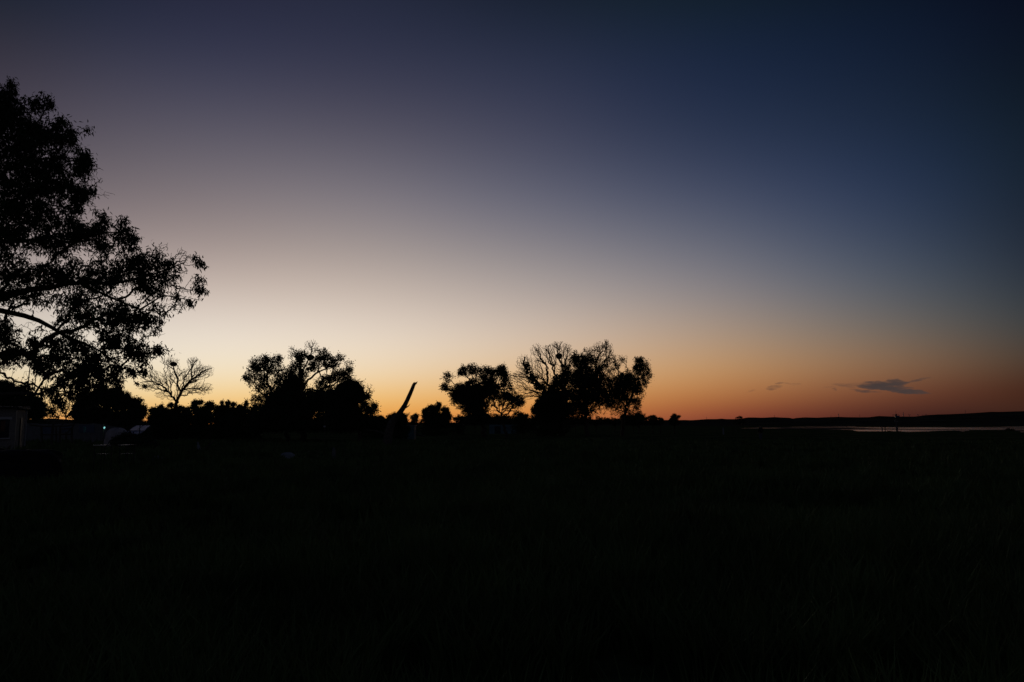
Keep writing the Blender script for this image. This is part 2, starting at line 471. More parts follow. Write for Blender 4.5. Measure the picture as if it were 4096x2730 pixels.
# ------------------------------------------------------------------ lake
def build_lake():
    v, f = [], []
    pxs = np.linspace(2940, 6400, 120)
    for px in pxs:
        dn = ydist(np.interp(px, [p[0] for p in NEAR], [p[1] for p in NEAR]), WZ) - 6
        df = ydist(np.interp(px, [p[0] for p in FAR], [p[1] for p in FAR]), WZ) + 40
        for D in (dn, df):
            v.append(((px - 2048) / F * D, D, WZ))
    for i in range(len(pxs) - 1):
        f.append((2 * i, 2 * i + 2, 2 * i + 3, 2 * i + 1))
    m = bpy.data.materials.new('water')
    m.use_nodes = True
    t = m.node_tree
    b = t.nodes['Principled BSDF']
    b.inputs['Base Color'].default_value = (0.012, 0.012, 0.012, 1)
    b.inputs['Roughness'].default_value = 0.12
    b.inputs['IOR'].default_value = 1.33
    o = t.nodes.new('ShaderNodeTexCoord')
    mp = t.nodes.new('ShaderNodeMapping')
    mp.inputs['Scale'].default_value = (0.5, 1.0, 1.0)
    t.links.new(o.outputs['Object'], mp.inputs['Vector'])
    n = t.nodes.new('ShaderNodeTexNoise')
    n.inputs['Scale'].default_value = 1.6
    n.inputs['Detail'].default_value = 4
    t.links.new(mp.outputs[0], n.inputs['Vector'])
    # calmer and rougher patches of water
    n2 = t.nodes.new('ShaderNodeTexNoise')
    n2.inputs['Scale'].default_value = 0.035
    n2.inputs['Detail'].default_value = 5
    t.links.new(mp.outputs[0], n2.inputs['Vector'])
    r2 = t.nodes.new('ShaderNodeMapRange')
    r2.inputs['From Min'].default_value = 0.42
    r2.inputs['From Max'].default_value = 0.6
    r2.inputs['To Min'].default_value = 0.06
    r2.inputs['To Max'].default_value = 0.6
    t.links.new(n2.outputs['Fac'], r2.inputs[0])
    bp = t.nodes.new('ShaderNodeBump')
    bp.inputs['Strength'].default_value = 1.0
    t.links.new(r2.outputs[0], bp.inputs['Distance'])
    t.links.new(n.outputs['Fac'], bp.inputs['Height'])
    t.links.new(bp.outputs[0], b.inputs['Normal'])
    # mud flats just awash break up the reflection in long streaks
    mp2 = t.nodes.new('ShaderNodeMapping')
    mp2.inputs['Scale'].default_value = (0.02, 0.012, 1.0)
    t.links.new(o.outputs['Object'], mp2.inputs['Vector'])
    n3 = t.nodes.new('ShaderNodeTexNoise')
    n3.inputs['Scale'].default_value = 1.0
    n3.inputs['Detail'].default_value = 7
    n3.inputs['Roughness'].default_value = 0.65
    t.links.new(mp2.outputs[0], n3.inputs['Vector'])
    r3 = t.nodes.new('ShaderNodeMapRange')
    r3.inputs['From Min'].default_value = 0.40
    r3.inputs['From Max'].default_value = 0.56
    t.links.new(n3.outputs['Fac'], r3.inputs[0])
    # the lake shoals into wet mud towards its left end
    sp = t.nodes.new('ShaderNodeSeparateXYZ')
    t.links.new(o.outputs['Object'], sp.inputs[0])
    dv = t.nodes.new('ShaderNodeMath')
    dv.operation = 'DIVIDE'
    t.links.new(sp.outputs[0], dv.inputs[0])
    t.links.new(sp.outputs[1], dv.inputs[1])
    sh = t.nodes.new('ShaderNodeMapRange')
    sh.inputs['From Min'].default_value = 0.40
    sh.inputs['From Max'].default_value = 0.46
    sh.inputs['To Min'].default_value = 0.11
    sh.inputs['To Max'].default_value = -0.045
    t.links.new(dv.outputs[0], sh.inputs[0])
    ads = t.nodes.new('ShaderNodeMath')
    ads.operation = 'ADD'
    t.links.new(n3.outputs['Fac'], ads.inputs[0])
    t.links.new(sh.outputs[0], ads.inputs[1])
    t.links.new(ads.outputs[0], r3.inputs[0])
    mud = t.nodes.new('ShaderNodeBsdfDiffuse')
    mud.inputs['Color'].default_value = (0.10, 0.085, 0.07, 1)
    mxs = t.nodes.new('ShaderNodeMixShader')
    t.links.new(r3.outputs[0], mxs.inputs[0])
    t.links.new(b.outputs[0], mxs.inputs[1])
    t.links.new(mud.outputs[0], mxs.inputs[2])
    t.links.new(mxs.outputs[0], t.nodes['Material Output'].inputs['Surface'])
    me = bpy.data.meshes.new('lake')
    me.from_pydata(v, [], f)
    me.materials.append(m)
    tag(link('water', me), 'shallow lake reflecting the dusk glow', None, None, 'structure')


build_lake()

# ------------------------------------------------------------------ hills
RIDGE = [(-2500, 1690), (-1500, 1678), (-600, 1688), (-200, 1685), (0, 1684), (110, 1680), (160, 1677.5), (210, 1674.5), (250, 1677), (300, 1680), (400, 1686),
         (560, 1686), (650, 1694), (760, 1697), (900, 1698), (1150, 1697), (1300, 1694), (1450, 1688), (1500, 1676), (1530, 1677), (1560, 1679), (1590, 1682),
         (1620, 1684), (1645, 1690), (1700, 1693), (1850, 1691), (2200, 1690), (2650, 1681), (2700, 1681.5), (2740, 1681), (2760, 1682), (2790, 1680),
         (2825, 1677.5), (2862, 1677.5), (2882, 1675.5), (2900, 1677.6), (2938, 1677.6), (2965, 1675), (2985, 1671), (3010, 1671), (3040, 1672), (3060, 1671.5),
         (3093, 1669.5), (3125, 1671.5), (3154, 1672.3), (3165, 1676), (3180, 1673), (3214, 1670.5), (3261, 1672), (3290, 1670.5), (3349, 1668.6),
         (3385, 1670), (3433, 1670.5), (3470, 1670), (3508, 1665.2), (3535, 1666.3), (3559, 1667.5), (3652, 1667.6), (3665, 1666), (3699, 1661.6),
         (3740, 1659.5), (3792, 1658), (3860, 1655), (3931, 1650.5), (3955, 1648.6), (3990, 1649), (4096, 1645.8), (4400, 1640), (5200, 1650), (6600, 1670)]
RD = 2600.0


def ridge_py(px):
    xs = [p[0] for p in RIDGE]
    ys = [p[1] for p in RIDGE]
    w = 5.0
    return (np.interp(px - w, xs, ys) + 2 * np.interp(px, xs, ys) + np.interp(px + w, xs, ys)) / 4


def build_hills():
    pxs = np.concatenate([np.linspace(-2500, -20, 60), np.arange(0, 4100, 5), np.linspace(4110, 6600, 60)])
    prof = [(1380, -0.0), (1500, 0.03), (1700, 0.12), (1900, 0.28), (2100, 0.52), (2300, 0.78), (2450, 0.93), (2600, 1.0), (2800, 0.9), (3200, 0.5), (3800, 0.0)]
    v = []
    for D, k in prof:
        x = (pxs - 2048) / F * D
        top = CAMZ + (1700 - ridge_py(pxs)) / F * RD
        n = vnoise(x / 90, np.full_like(x, D / 110)) * 9 * k * (1 - k) * 2
        z = -1.2 + (top + 1.2) * k + n * np.clip((top - 3) / 14, 0.15, 1)
        z = np.minimum(z, np.where(D < RD, CAMZ + (top - CAMZ) * D / RD - 0.6 + 0 * z, 1e9))
        if D == RD:
            z = top
        v.append(np.stack([x, np.full_like(x, D), z], -1))
    v = np.array(v)
    nr, na = v.shape[:2]
    i, j = np.meshgrid(np.arange(nr - 1), np.arange(na - 1), indexing='ij')
    a = (i * na + j).ravel()
    f = np.stack([a, a + 1, a + na + 1, a + na], -1)
    m = material('hill_grass', (0.055, 0.05, 0.035), scale=0.01, var=0.5)
    m.node_tree.nodes['Principled BSDF'].inputs['Specular IOR Level'].default_value = 0
    me = raw_mesh('hills', v, f, np.full(len(f), 4), m, smooth=True)
    tag(link('hills', me), 'low bare rolling hills along the horizon', None, None, 'structure')


build_hills()

# ------------------------------------------------------------------ trees
def grow(nodes, npath, pts, bf):
    """connect points to the tree, nearest first with a bias to short paths; returns parent indices"""
    nodes = np.array(nodes)
    pts = np.array(pts)
    n0, n = len(nodes), len(pts)
    allp = np.vstack([nodes, pts])
    path = np.concatenate([np.array(npath, float), np.zeros(n)])
    best = np.full(n, 1e9)
    par = np.full(n, -1)
    for i in range(n0):
        d = np.linalg.norm(pts - nodes[i], axis=1)
        c = d + bf * path[i]
        k = c < best
        best[k] = c[k]
        par[k] = i
    done = np.zeros(n, bool)
    order = []
    for _ in range(n):
        i = int(np.argmin(np.where(done, 1e12, best)))
        done[i] = True
        order.append(i)
        p = par[i]
        path[n0 + i] = path[p] + np.linalg.norm(allp[p] - pts[i])
        d = np.linalg.norm(pts - pts[i], axis=1)
        c = d + bf * path[n0 + i]
        k = (c < best) & ~done
        best[k] = c[k]
        par[k] = n0 + i
    return allp, par, order


def prisms(p0, p1, r0, r1, sides=3):
    """one open tapered prism per segment, arrays (n,3)"""
    n = len(p0)
    d = p1 - p0
    ln = np.linalg.norm(d, axis=1, keepdims=True) + 1e-9
    d = d / ln
    ref = np.where(np.abs(d[:, 2:3]) < 0.9, np.array([[0, 0, 1.0]]), np.array([[1.0, 0, 0]]))
    a = np.cross(d, ref)
    a /= np.linalg.norm(a, axis=1, keepdims=True) + 1e-9
    b = np.cross(d, a)
    v = np.zeros((n, 2 * sides, 3))
    for k in range(sides):
        c, s = math.cos(2 * math.pi * k / sides), math.sin(2 * math.pi * k / sides)
        o = a * c + b * s
        v[:, k] = p0 - d * r0[:, None] * 0.3 + o * r0[:, None]
        v[:, sides + k] = p1 + d * r1[:, None] * 0.3 + o * r1[:, None]
    base = (np.arange(n) * 2 * sides)[:, None]
    fs = []
    for k in range(sides):
        k2 = (k + 1) % sides
        fs.append(base + np.array([[k, k2, sides + k2, sides + k]]))
    f = np.stack(fs, 1).reshape(-1, 4)
    return v.reshape(-1, 3), f


def leaves(c, L_, W_, droop, rs, full=False):
    """leaf blades at centres c; full: six-vertex curved blade, else a folded diamond"""
    n = len(c)
    d = rs.normal(size=(n, 3))
    d[:, 2] -= droop * 1.6
    d /= np.linalg.norm(d, axis=1, keepdims=True)
    r = rs.normal(size=(n, 3))
    s = np.cross(d, r)
    s /= np.linalg.norm(s, axis=1, keepdims=True)
    nn = np.cross(d, s)
    l = (L_ * rs.uniform(0.65, 1.25, n))[:, None]
    w = (W_ * rs.uniform(0.7, 1.2, n))[:, None]
    if full:
        v = np.stack([c, c + d * l * .33 + s * w * .5 + nn * l * .05, c + d * l * .33 - s * w * .5 + nn * l * .05,
                      c + d * l * .68 + s * w * .38 + nn * l * .04, c + d * l * .68 - s * w * .38 + nn * l * .04,
                      c + d * l - nn * l * .08 + np.array([0, 0, -1]) * l * .1], 1).reshape(-1, 3)
        b = np.arange(n)[:, None] * 6
        tri = np.concatenate([b + [[0, 1, 2]], b + [[3, 5, 4]]], 0)
        quad = b + [[1, 3, 4, 2]]
        flat = np.concatenate([tri.ravel(), quad.ravel()])
        lt = np.concatenate([np.full(len(tri), 3), np.full(len(quad), 4)])
        return v, flat, lt
    v = np.stack([c, c + d * l * .5 + s * w * .5 + nn * w * .15, c + d * l, c + d * l * .5 - s * w * .5 + nn * w * .15], 1).reshape(-1, 3)
    f = np.arange(n * 4)
    return v, f, np.full(n, 4)


def tree(name, label, cat, D, limbs, blobs, leaf=(0.2, 0.12), per=6, spread=0.25, bf=0.25, twig=0.012, depth=0.8, seed=1,
         group=None, mat='leaf', full=False, droop=0.3, foot=None, pw=2.3, nodes_mul=1.0, maxd=None, bare_mul=1.0, gap=-0.12, crook=0.5):
    """limbs: ([(px, py[, dy])...], r0px, r1px); blobs: (px, py, rx, ry, n, leafy 0..1)"""
    rs = np.random.default_rng(seed)
    s = D / F                                        # metres per photo pixel
    foot = foot or limbs[0][0][0]
    fx = P(foot[0], 1700, D)[0]
    org = np.array([fx, D, gz(fx, D) - 0.05])
    root = empty(name, tuple(org), label, cat, group)
    tv, tf, off = [], [], 0
    nodes, npath, nrad = [], [], []
    dmax = maxd or 4.0
    li_nodes = []
    for li, (pts, r0, r1) in enumerate(limbs):
        w = []
        dd = 0.0 if li == 0 else rs.uniform(-1, 1)
        # a limb starts on the limb it leaves
        start = P(pts[0][0], pts[0][1], D)
        if li and nodes:
            arr = np.array(nodes)
            q = arr[np.argmin((arr[:, 0] - start[0]) ** 2 + (arr[:, 2] - start[2]) ** 2)]
            off_y = q[1] - D
        else:
            off_y = 0.0
        L0 = 0
        for k, p in enumerate(pts):
            q = P(p[0], p[1], D)
            if k:
                L0 += math.hypot(p[0] - pts[k - 1][0], p[1] - pts[k - 1][1]) * s
            yy = off_y + (dd * L0 * 0.45 if li else 0)
            if li == 0 and k == 0:
                q[2] = min(q[2], org[2] + 0.05) if q[2] < 0.6 else q[2]
            # stay on the photo's sight line while leaving the plane
            q2 = P(p[0], p[1], D + yy)
            if li == 0 and k == 0:
                q2[2] = q[2]
            w.append(q2)
        w = np.array(w)
        # resample with a slight crookedness
        seg = np.linalg.norm(np.diff(w, axis=0), axis=1)
        cum = np.concatenate([[0], np.cumsum(seg)])
        tot = cum[-1]
        m = max(3, int(tot / max(0.25, 9 * s)))
        tt = np.linspace(0, tot, m)
        q = np.stack([np.interp(tt, cum, w[:, k]) for k in range(3)], 1)
        if m > 4:
            q[1:-1] = (q[:-2] + 2 * q[1:-1] + q[2:]) / 4
        jit = min(0.05 + 0.02 * tot, r0 * s * 0.35)
        q[1:-1] += rs.normal(size=(m - 2, 3)) * jit * crook
        rr = np.interp(tt, [0, tot], [r0 * s / 2, max(r1 * s / 2, twig)])
        mb = MB()
        mb.tube([tuple(x) for x in q], list(rr), n=8, jag=0.08)
        fl = [i + off for face in mb.f for i in face]
        tf.append((np.array(fl), np.array([len(x) for x in mb.f])))
        tv.append(np.array(mb.v))
        off += len(mb.v)
        base = 0.0
        if li and nodes:
            arr = np.array(nodes)
            base = npath[int(np.argmin(np.linalg.norm(arr - q[0], axis=1)))]
        for k in range(m):
            if li == 0 and k < m * 0.3:
                continue
            nodes.append(q[k])
            npath.append(base + tt[k])
    if not nodes:
        nodes, npath = [org], [0]
    # sample the crown
    pts, leafy = [], []
    for (bx, by, rx, ry, n, lf) in blobs:
        c = P(bx, by, D)
        n = int(n * (nodes_mul if lf > 0 else bare_mul))
        u = rs.normal(size=(n, 3))
        u /= np.linalg.norm(u, axis=1, keepdims=True)
        u *= 1.1 * rs.uniform(0, 1, (n, 1)) ** (0.38 if lf > 0.5 and D > 20 else 0.6)
        rad_y = min(max(rx, ry) * s * depth, dmax)
        o = u * np.array([rx * s, rad_y, ry * s])
        for q in o:
            # positions scale with depth so that the crown keeps its outline from here
            y = D + q[1]
            pts.append((np.array([c[0] + q[0], D, c[2] + q[2]]) - np.array([0, 0, CAMZ])) * (y / D) + np.array([0, 0, CAMZ]))
            leafy.append(lf)
    if pts:
        pts = np.array(pts)
        leafy = np.array(leafy)
        keep = pts[:, 2] > 0.05
        pts, leafy = pts[keep], leafy[keep]
        allp, par, order = grow(nodes, npath, pts, bf)
        n0 = len(nodes)
        acc = np.zeros(len(allp))
        for i in reversed(order):
            a = max(acc[n0 + i], twig ** pw)
            acc[n0 + i] = a
            acc[par[i]] += a
        rad = acc ** (1 / pw)
        idx = n0 + np.arange(len(pts))
        p0, p1 = allp[par], allp[idx]
        r1_ = rad[idx]
        r0_ = np.minimum(rad[par], r1_ * 1.35 + twig * 0.3)
        r0_ = np.where(par < n0, r1_ * 1.15, r0_)
        ln = np.linalg.norm(p1 - p0, axis=1, keepdims=True)
        m1 = p0 + (p1 - p0) * 0.36 + rs.normal(size=p0.shape) * ln * 0.07
        m2 = p0 + (p1 - p0) * 0.70 + rs.normal(size=p0.shape) * ln * 0.07 + np.array([0, 0, 1]) * ln * 0.03
        ra, rb = r0_ * .66 + r1_ * .34, r0_ * .33 + r1_ * .67
        for a_, b_, x_, y_ in ((p0, m1, r0_, ra), (m1, m2, ra, rb), (m2, p1, rb, r1_)):
            v, f = prisms(a_, b_, x_, y_)
            tv.append(v)
            tf.append(((f + off).ravel(), np.full(len(f), 4)))
            off += len(v)
    V = np.vstack(tv) - org
    me = raw_mesh(name + '_trunk', V, np.concatenate([a for a, _ in tf]), np.concatenate([b for _, b in tf]), M['bark'])
    link('trunk', me, root)
    # leaves
    if len(pts):
        cs_ = max(0.3, 16 * s)
        nz = vnoise(pts[:, 0] / cs_ + seed, pts[:, 2] / cs_ + 50) + 0.7 * vnoise(pts[:, 1] / cs_ + 9, (pts[:, 0] + pts[:, 2]) / cs_ + 20)
        keepn = (nz > gap) | (leafy > 1.35)
        k = (rs.random(len(pts)) < np.clip(leafy, 0, 1)) & keepn
        c0 = pts[k]
        reps = np.maximum(1, rs.poisson(per * np.maximum(leafy[k], 1.0)))
        cc = np.repeat(c0, reps, axis=0)
        pp = np.repeat(m2[k], reps, axis=0)
        tfrac = rs.uniform(0, 1.05, (len(cc), 1))
        cc = pp + (cc - pp) * tfrac + rs.normal(size=cc.shape) * spread * rs.uniform(0.2, 1, (len(cc), 1))
        cc = cc[cc[:, 2] > 0.1]
        if len(cc):
            v, f, lt = leaves(cc, leaf[0], leaf[1], droop, rs, full)
            me = raw_mesh(name + '_crown', v - org, f, lt, M[mat])
            link('crown', me, root)
    return root



# ------------------------------------------------------------------ the near tree that fills the left edge
NEARB = [(-150, 520, 190, 180), (-20, 420, 90, 90), (50, 470, 120, 95), (160, 430, 55, 55), (205, 420, 22, 30), (40, 360, 28, 45), (100, 590, 170, 110), (235, 560, 60, 75), (285, 545, 25, 45),
         (330, 690, 70, 60), (345, 640, 25, 50), (-100, 750, 200, 150), (120, 770, 170, 80), (290, 740, 90, 55), (375, 745, 28, 30), (402, 725, 12, 15), (215, 850, 110, 65), (310, 800, 40, 50),
         (60, 940, 180, 110), (250, 960, 110, 85), (415, 895, 30, 45), (390, 980, 90, 70), (490, 925, 32, 65), (530, 960, 30, 40), (560, 1050, 105, 70), (680, 1050, 85, 70),
         (735, 1055, 45, 50), (640, 995, 12, 25), (668, 990, 8, 20), (725, 1000, 8, 18), (765, 1030, 35, 18), (790, 1120, 25, 20), (805, 1165, 20, 22), (760, 1210, 16, 18), (705, 1190, 12, 14), (440, 1120, 150, 80), (600, 1140, 90, 60),
         (240, 1110, 150, 80), (60, 1090, 130, 60), (-80, 1000, 140, 150), (320, 1260, 100, 55), (470, 1270, 115, 75), (580, 1270, 85, 75), (638, 1330, 22, 36), (535, 1385, 60, 45),
         (635, 1390, 22, 25), (625, 1400, 18, 14), (565, 1420, 40, 36), (445, 1370, 85, 60), (300, 1330, 60, 30), (365, 1420, 60, 65), (15, 1330, 60, 60), (60, 1410, 80, 50), (15, 1440, 40, 45),
         (140, 1370, 34, 35), (215, 1370, 40, 30), (270, 1395, 45, 50), (215, 1430, 50, 50), (165, 1460, 34, 55), (140, 1450, 20, 50), (395, 1490, 60, 55), (320, 1480, 60, 60), (465, 1480, 28, 50), (325, 1535, 40, 36),
         (250, 1520, 50, 35), (110, 1548, 30, 25), (200, 1565, 42, 24), (510, 1480, 22, 14), (535, 1488, 8, 14), (575, 1487, 10, 14), (470, 1530, 16, 30), (410, 1560, 40, 40), (350, 1590, 45, 36), (228, 1602, 26, 26), (205, 1645, 14, 14),
         (-60, 1300, 60, 120), (90, 1600, 40, 20), (285, 1570, 30, 30), (-100, 1450, 90, 60), (330, 1380, 60, 30)]
NEARB += [(40, 1175, 130, 32), (190, 1195, 110, 26), (300, 1200, 80, 30), (-60, 1180, 60, 40), (240, 490, 35, 40), (268, 600, 55, 50), (240, 660, 90, 50), (130, 680, 140, 60), (330, 770, 55, 40), (255, 880, 80, 50), (320, 920, 70, 45), (390, 920, 30, 30), (150, 520, 80, 60), (200, 740, 60, 40), (80, 840, 120, 60), (320, 640, 35, 40)]
LIGHTB = [(350, 515, 22, 14, 10, 0.5), (385, 680, 30, 14, 16, 0.3), (390, 845, 24, 12, 10, 0.3), (735, 1010, 12, 28, 9, 1), (645, 975, 8, 24, 7, 1), (800, 1055, 24, 12, 12, 1), (684, 1402, 14, 5, 8, 1),(60, 1230, 110, 30, 50, 0.1), (150, 1320, 90, 40, 60, 0.1), (690, 1230, 60, 30, 60, 0.03), (740, 1160, 60, 30, 40, 0.05), (330, 1310, 120, 60, 90, 0.2), (420, 780, 40, 20, 10, 0.0),
          (350, 800, 50, 30, 20, 0.0), (360, 820, 30, 14, 12, 0.0), (500, 1430, 80, 50, 50, 0.25), (160, 1490, 90, 60, 50, 0.2), (250, 1620, 70, 40, 30, 0.2), (560, 1470, 60, 30, 20, 0.05), (20, 1500, 60, 40, 30, 0.1)]
nb = []
for (a, b, c, d) in NEARB:
    area = c * d
    nb.append((a, b, c, d, 8 + area / 40.0, 1.0))
tree('leafy_tree', 'tall spreading dark leafy tree close by at the left edge of the field', 'tree', 13.0,
     [([(-430, 2100), (-380, 1800), (-330, 1500), (-270, 1250), (-200, 1000), (-110, 800), (-40, 640), (20, 500), (40, 400)], 115, 8),
      ([(-290, 1290), (-120, 1255), (0, 1240), (60, 1252), (130, 1264), (190, 1298), (250, 1340), (330, 1370), (400, 1400), (450, 1440)], 34, 6),
      ([(400, 1395), (450, 1415), (500, 1392), (560, 1388), (600, 1384)], 10, 3),
      ([(400, 1405), (440, 1450), (480, 1470), (560, 1500), (600, 1530)], 9, 2),
      ([(130, 1262), (133, 1275), (140, 1283)], 9, 5),
      ([(215, 1315), (240, 1300), (241, 1250), (250, 1235)], 8, 3),
      ([(-260, 1230), (-100, 1215), (0, 1203), (60, 1172), (180, 1152), (330, 1145), (450, 1135), (560, 1118), (660, 1080), (740, 1050)], 36, 4),
      ([(560, 1240), (600, 1215), (630, 1190), (670, 1175), (720, 1185), (760, 1200)], 9, 3),
      ([(330, 1145), (450, 1190), (560, 1240)], 12, 8),
      ([(-130, 840), (-60, 760), (0, 690), (60, 665), (120, 650), (200, 632), (260, 632), (330, 640)], 26, 4),
      ([(-170, 930), (-60, 890), (30, 855), (60, 840), (100, 800), (170, 820), (260, 830)], 20, 4),
      ([(-220, 1060), (-100, 980), (20, 960), (140, 960), (280, 930), (400, 940), (470, 930)], 22, 4),
      ([(-60, 690), (40, 600), (120, 520), (180, 460), (200, 410)], 14, 3),
      ([(-330, 1520), (-200, 1580), (-60, 1590), (60, 1565), (130, 1590), (190, 1572), (230, 1540), (262, 1500)], 26, 6),
      ([(130, 1590), (160, 1540), (190, 1500), (240, 1480), (330, 1480)], 10, 3),
      ([(112, 1570), (116, 1520), (122, 1450)], 5, 3), ([(138, 1565), (143, 1510), (150, 1440)], 4, 2),
      ([(-100, 1350), (0, 1395), (40, 1380), (80, 1350)], 14, 5)],
     nb + LIGHTB, leaf=(0.074, 0.020), per=9, spread=0.055, bf=0.18, twig=0.0026, depth=0.8, seed=11, full=True, droop=0.75, maxd=1.6, pw=2.35, gap=-0.30)

# ------------------------------------------------------------------ bare tree with a nest, behind the shrubs
tree('bare_tree', 'leafless forked tree carrying one round nest behind the low shrubs', 'tree', 100.0,
     [([(702, 1730), (704, 1660), (704, 1616), (716, 1598), (722, 1582), (724, 1572)], 16, 11),
      ([(704, 1612), (690, 1585), (672, 1568), (660, 1552), (640, 1540), (620, 1529), (605, 1526), (580, 1528), (560, 1532)], 9, 2.5),
      ([(672, 1568), (668, 1560), (676, 1572), (684, 1580), (688, 1590)], 5, 3),
      ([(609, 1527), (603, 1510), (602, 1496)], 4, 2), ([(640, 1540), (622, 1538), (600, 1545)], 4, 2),
      ([(724, 1572), (716, 1555), (708, 1540), (714, 1522), (706, 1505), (697, 1488), (694, 1468)], 9, 4),
      ([(713, 1528), (711, 1512), (700, 1492), (693, 1475), (676, 1468), (662, 1456), (668, 1440)], 5, 2),
      ([(708, 1540), (692, 1522), (672, 1506)], 4, 2), ([(716, 1506), (722, 1495), (736, 1487), (752, 1482)], 4, 2),
      ([(724, 1572), (740, 1550), (757, 1527), (772, 1514), (790, 1504), (805, 1490), (830, 1478), (848, 1474)], 10, 2.5),
      ([(767, 1514), (763, 1490), (768, 1462), (780, 1448), (795, 1440)], 5, 2), ([(768, 1462), (760, 1445), (752, 1436)], 3, 2),
      ([(752, 1532), (772, 1530), (789, 1525)], 6, 4),
      ([(730, 1563), (755, 1554), (785, 1555), (805, 1562), (830, 1559), (842, 1540)], 6, 2)],
     [(600, 1505, 45, 30, 260, 0), (590, 1545, 50, 22, 170, 0), (640, 1520, 30, 25, 90, 0), (690, 1500, 45, 45, 280, 0), (680, 1445, 40, 18, 200, 0), (665, 1530, 30, 30, 120, 0), (745, 1500, 35, 30, 170, 0),
      (775, 1445, 28, 18, 160, 0), (790, 1475, 40, 25, 170, 0), (820, 1485, 38, 28, 280, 0), (770, 1520, 45, 35, 300, 0), (810, 1555, 45, 26, 280, 0), (760, 1565, 45, 18, 140, 0), (650, 1575, 40, 22, 120, 0),
      (690, 1590, 30, 15, 60, 0), (720, 1560, 25, 30, 80, 0), (548, 1533, 7, 8, 12, 1), (583, 1545, 10, 7, 14, 1)],
     leaf=(0.25, 0.16), per=5, spread=0.12, bf=0.34, twig=0.011, depth=0.7, seed=3, pw=2.45, bare_mul=1.7)

# ------------------------------------------------------------------ middle left: two tall crowns and a round shrub
tree('leafy_tree', 'round topped leafy tree forming the left lobe of the nest clump', 'tree', 78.0,
     [([(1150, 1770), (1140, 1680), (1120, 1620), (1090, 1570), (1068, 1530), (1055, 1480), (1050, 1440)], 20, 3),
      ([(1120, 1620), (1070, 1590), (1030, 1560), (1000, 1510)], 9, 2), ([(1085, 1565), (1110, 1520), (1115, 1460)], 8, 2)],
     [(1044, 1474, 42, 45, 330, 1), (1012, 1460, 22, 28, 90, 1), (1060, 1438, 26, 17, 90, 1), (1100, 1449, 26, 30, 130, 1), (1117, 1440, 14, 18, 40, 1), (1002, 1480, 18, 22, 60, 1), (990, 1512, 18, 16, 60, 1), (980, 1518, 8, 9, 16, 1),
      (1035, 1530, 44, 32, 200, 1), (1117, 1500, 45, 45, 260, 1), (1050, 1572, 48, 34, 160, 1), (1135, 1530, 45, 45, 240, 1), (1063, 1430, 20, 14, 30, 0), (1118, 1425, 10, 16, 20, 0), (1125, 1612, 62, 36, 600, 1.5), (1045, 1602, 38, 24, 130, 1.0), (1050, 1650, 62, 34, 500, 1.5), (1085, 1590, 34, 26, 160, 1.2)],
     leaf=(0.18, 0.09), per=7, spread=0.2, bf=0.3, twig=0.013, depth=0.8, seed=21)
tree('leafy_tree', 'wide open-limbed tree holding a dark nest near its top', 'tree', 75.0,
     [([(1212, 1775), (1210, 1690), (1204, 1640), (1199, 1570), (1197, 1500), (1198, 1450), (1188, 1420)], 28, 3),
      ([(1200, 1580), (1214, 1545), (1225, 1530), (1250, 1507), (1280, 1486), (1310, 1472), (1345, 1460), (1362, 1452)], 11, 3),
      ([(1198, 1510), (1205, 1490), (1225, 1462), (1236, 1440), (1245, 1412), (1248, 1388)], 9, 3),
      ([(1200, 1480), (1198, 1450), (1180, 1420), (1170, 1395)], 7, 2),
      ([(1225, 1640), (1255, 1590), (1290, 1556), (1330, 1543), (1365, 1522), (1395, 1512)], 14, 3),
      ([(1300, 1552), (1305, 1510), (1310, 1480)], 4, 2)],
     [(1196, 1422, 18, 20, 90, 1), (1168, 1412, 22, 34, 160, 0), (1216, 1418, 16, 12, 26, 1), (1245, 1392, 32, 34, 260, 0), (1205, 1450, 20, 20, 80, 1), (1290, 1410, 20, 16, 70, 1), (1296, 1431, 32, 22, 150, 1), (1265, 1445, 22, 20, 80, 1),
      (1333, 1437, 18, 14, 60, 1), (1364, 1433, 20, 16, 70, 1), (1380, 1424, 8, 8, 20, 1), (1254, 1465, 34, 20, 160, 1), (1308, 1460, 50, 12, 140, 1), (1392, 1467, 18, 28, 90, 1), (1404, 1472, 8, 10, 16, 1), (1362, 1489, 34, 15, 120, 1),
      (1322, 1514, 40, 20, 180, 1), (1380, 1508, 22, 16, 60, 1), (1398, 1485, 13, 18, 40, 1), (1174, 1475, 25, 25, 130, 1), (1174, 1521, 42, 40, 330, 1.3), (1214, 1496, 18, 22, 80, 1), (1283, 1534, 28, 16, 80, 0.8), (1250, 1480, 34, 14, 50, 0.3),
      (1300, 1550, 30, 16, 90, 0.8), (1350, 1470, 60, 20, 60, 0.0), (1408, 1505, 25, 20, 60, 0.1), (1115, 1585, 36, 28, 300, 1.5), (1158, 1556, 40, 36, 420, 1.5), (1190, 1535, 34, 34, 300, 1.4), (1210, 1600, 110, 44, 1100, 1.6), (1240, 1700, 210, 24, 900, 1.6), (1080, 1700, 110, 24, 450, 1.6), (1320, 1600, 85, 40, 800, 1.6), (1250, 1660, 150, 45, 1200, 1.6), (1120, 1665, 110, 45, 800, 1.6)],
     leaf=(0.18, 0.09), per=7, spread=0.2, bf=0.3, twig=0.011, depth=0.75, seed=22, pw=2.5)
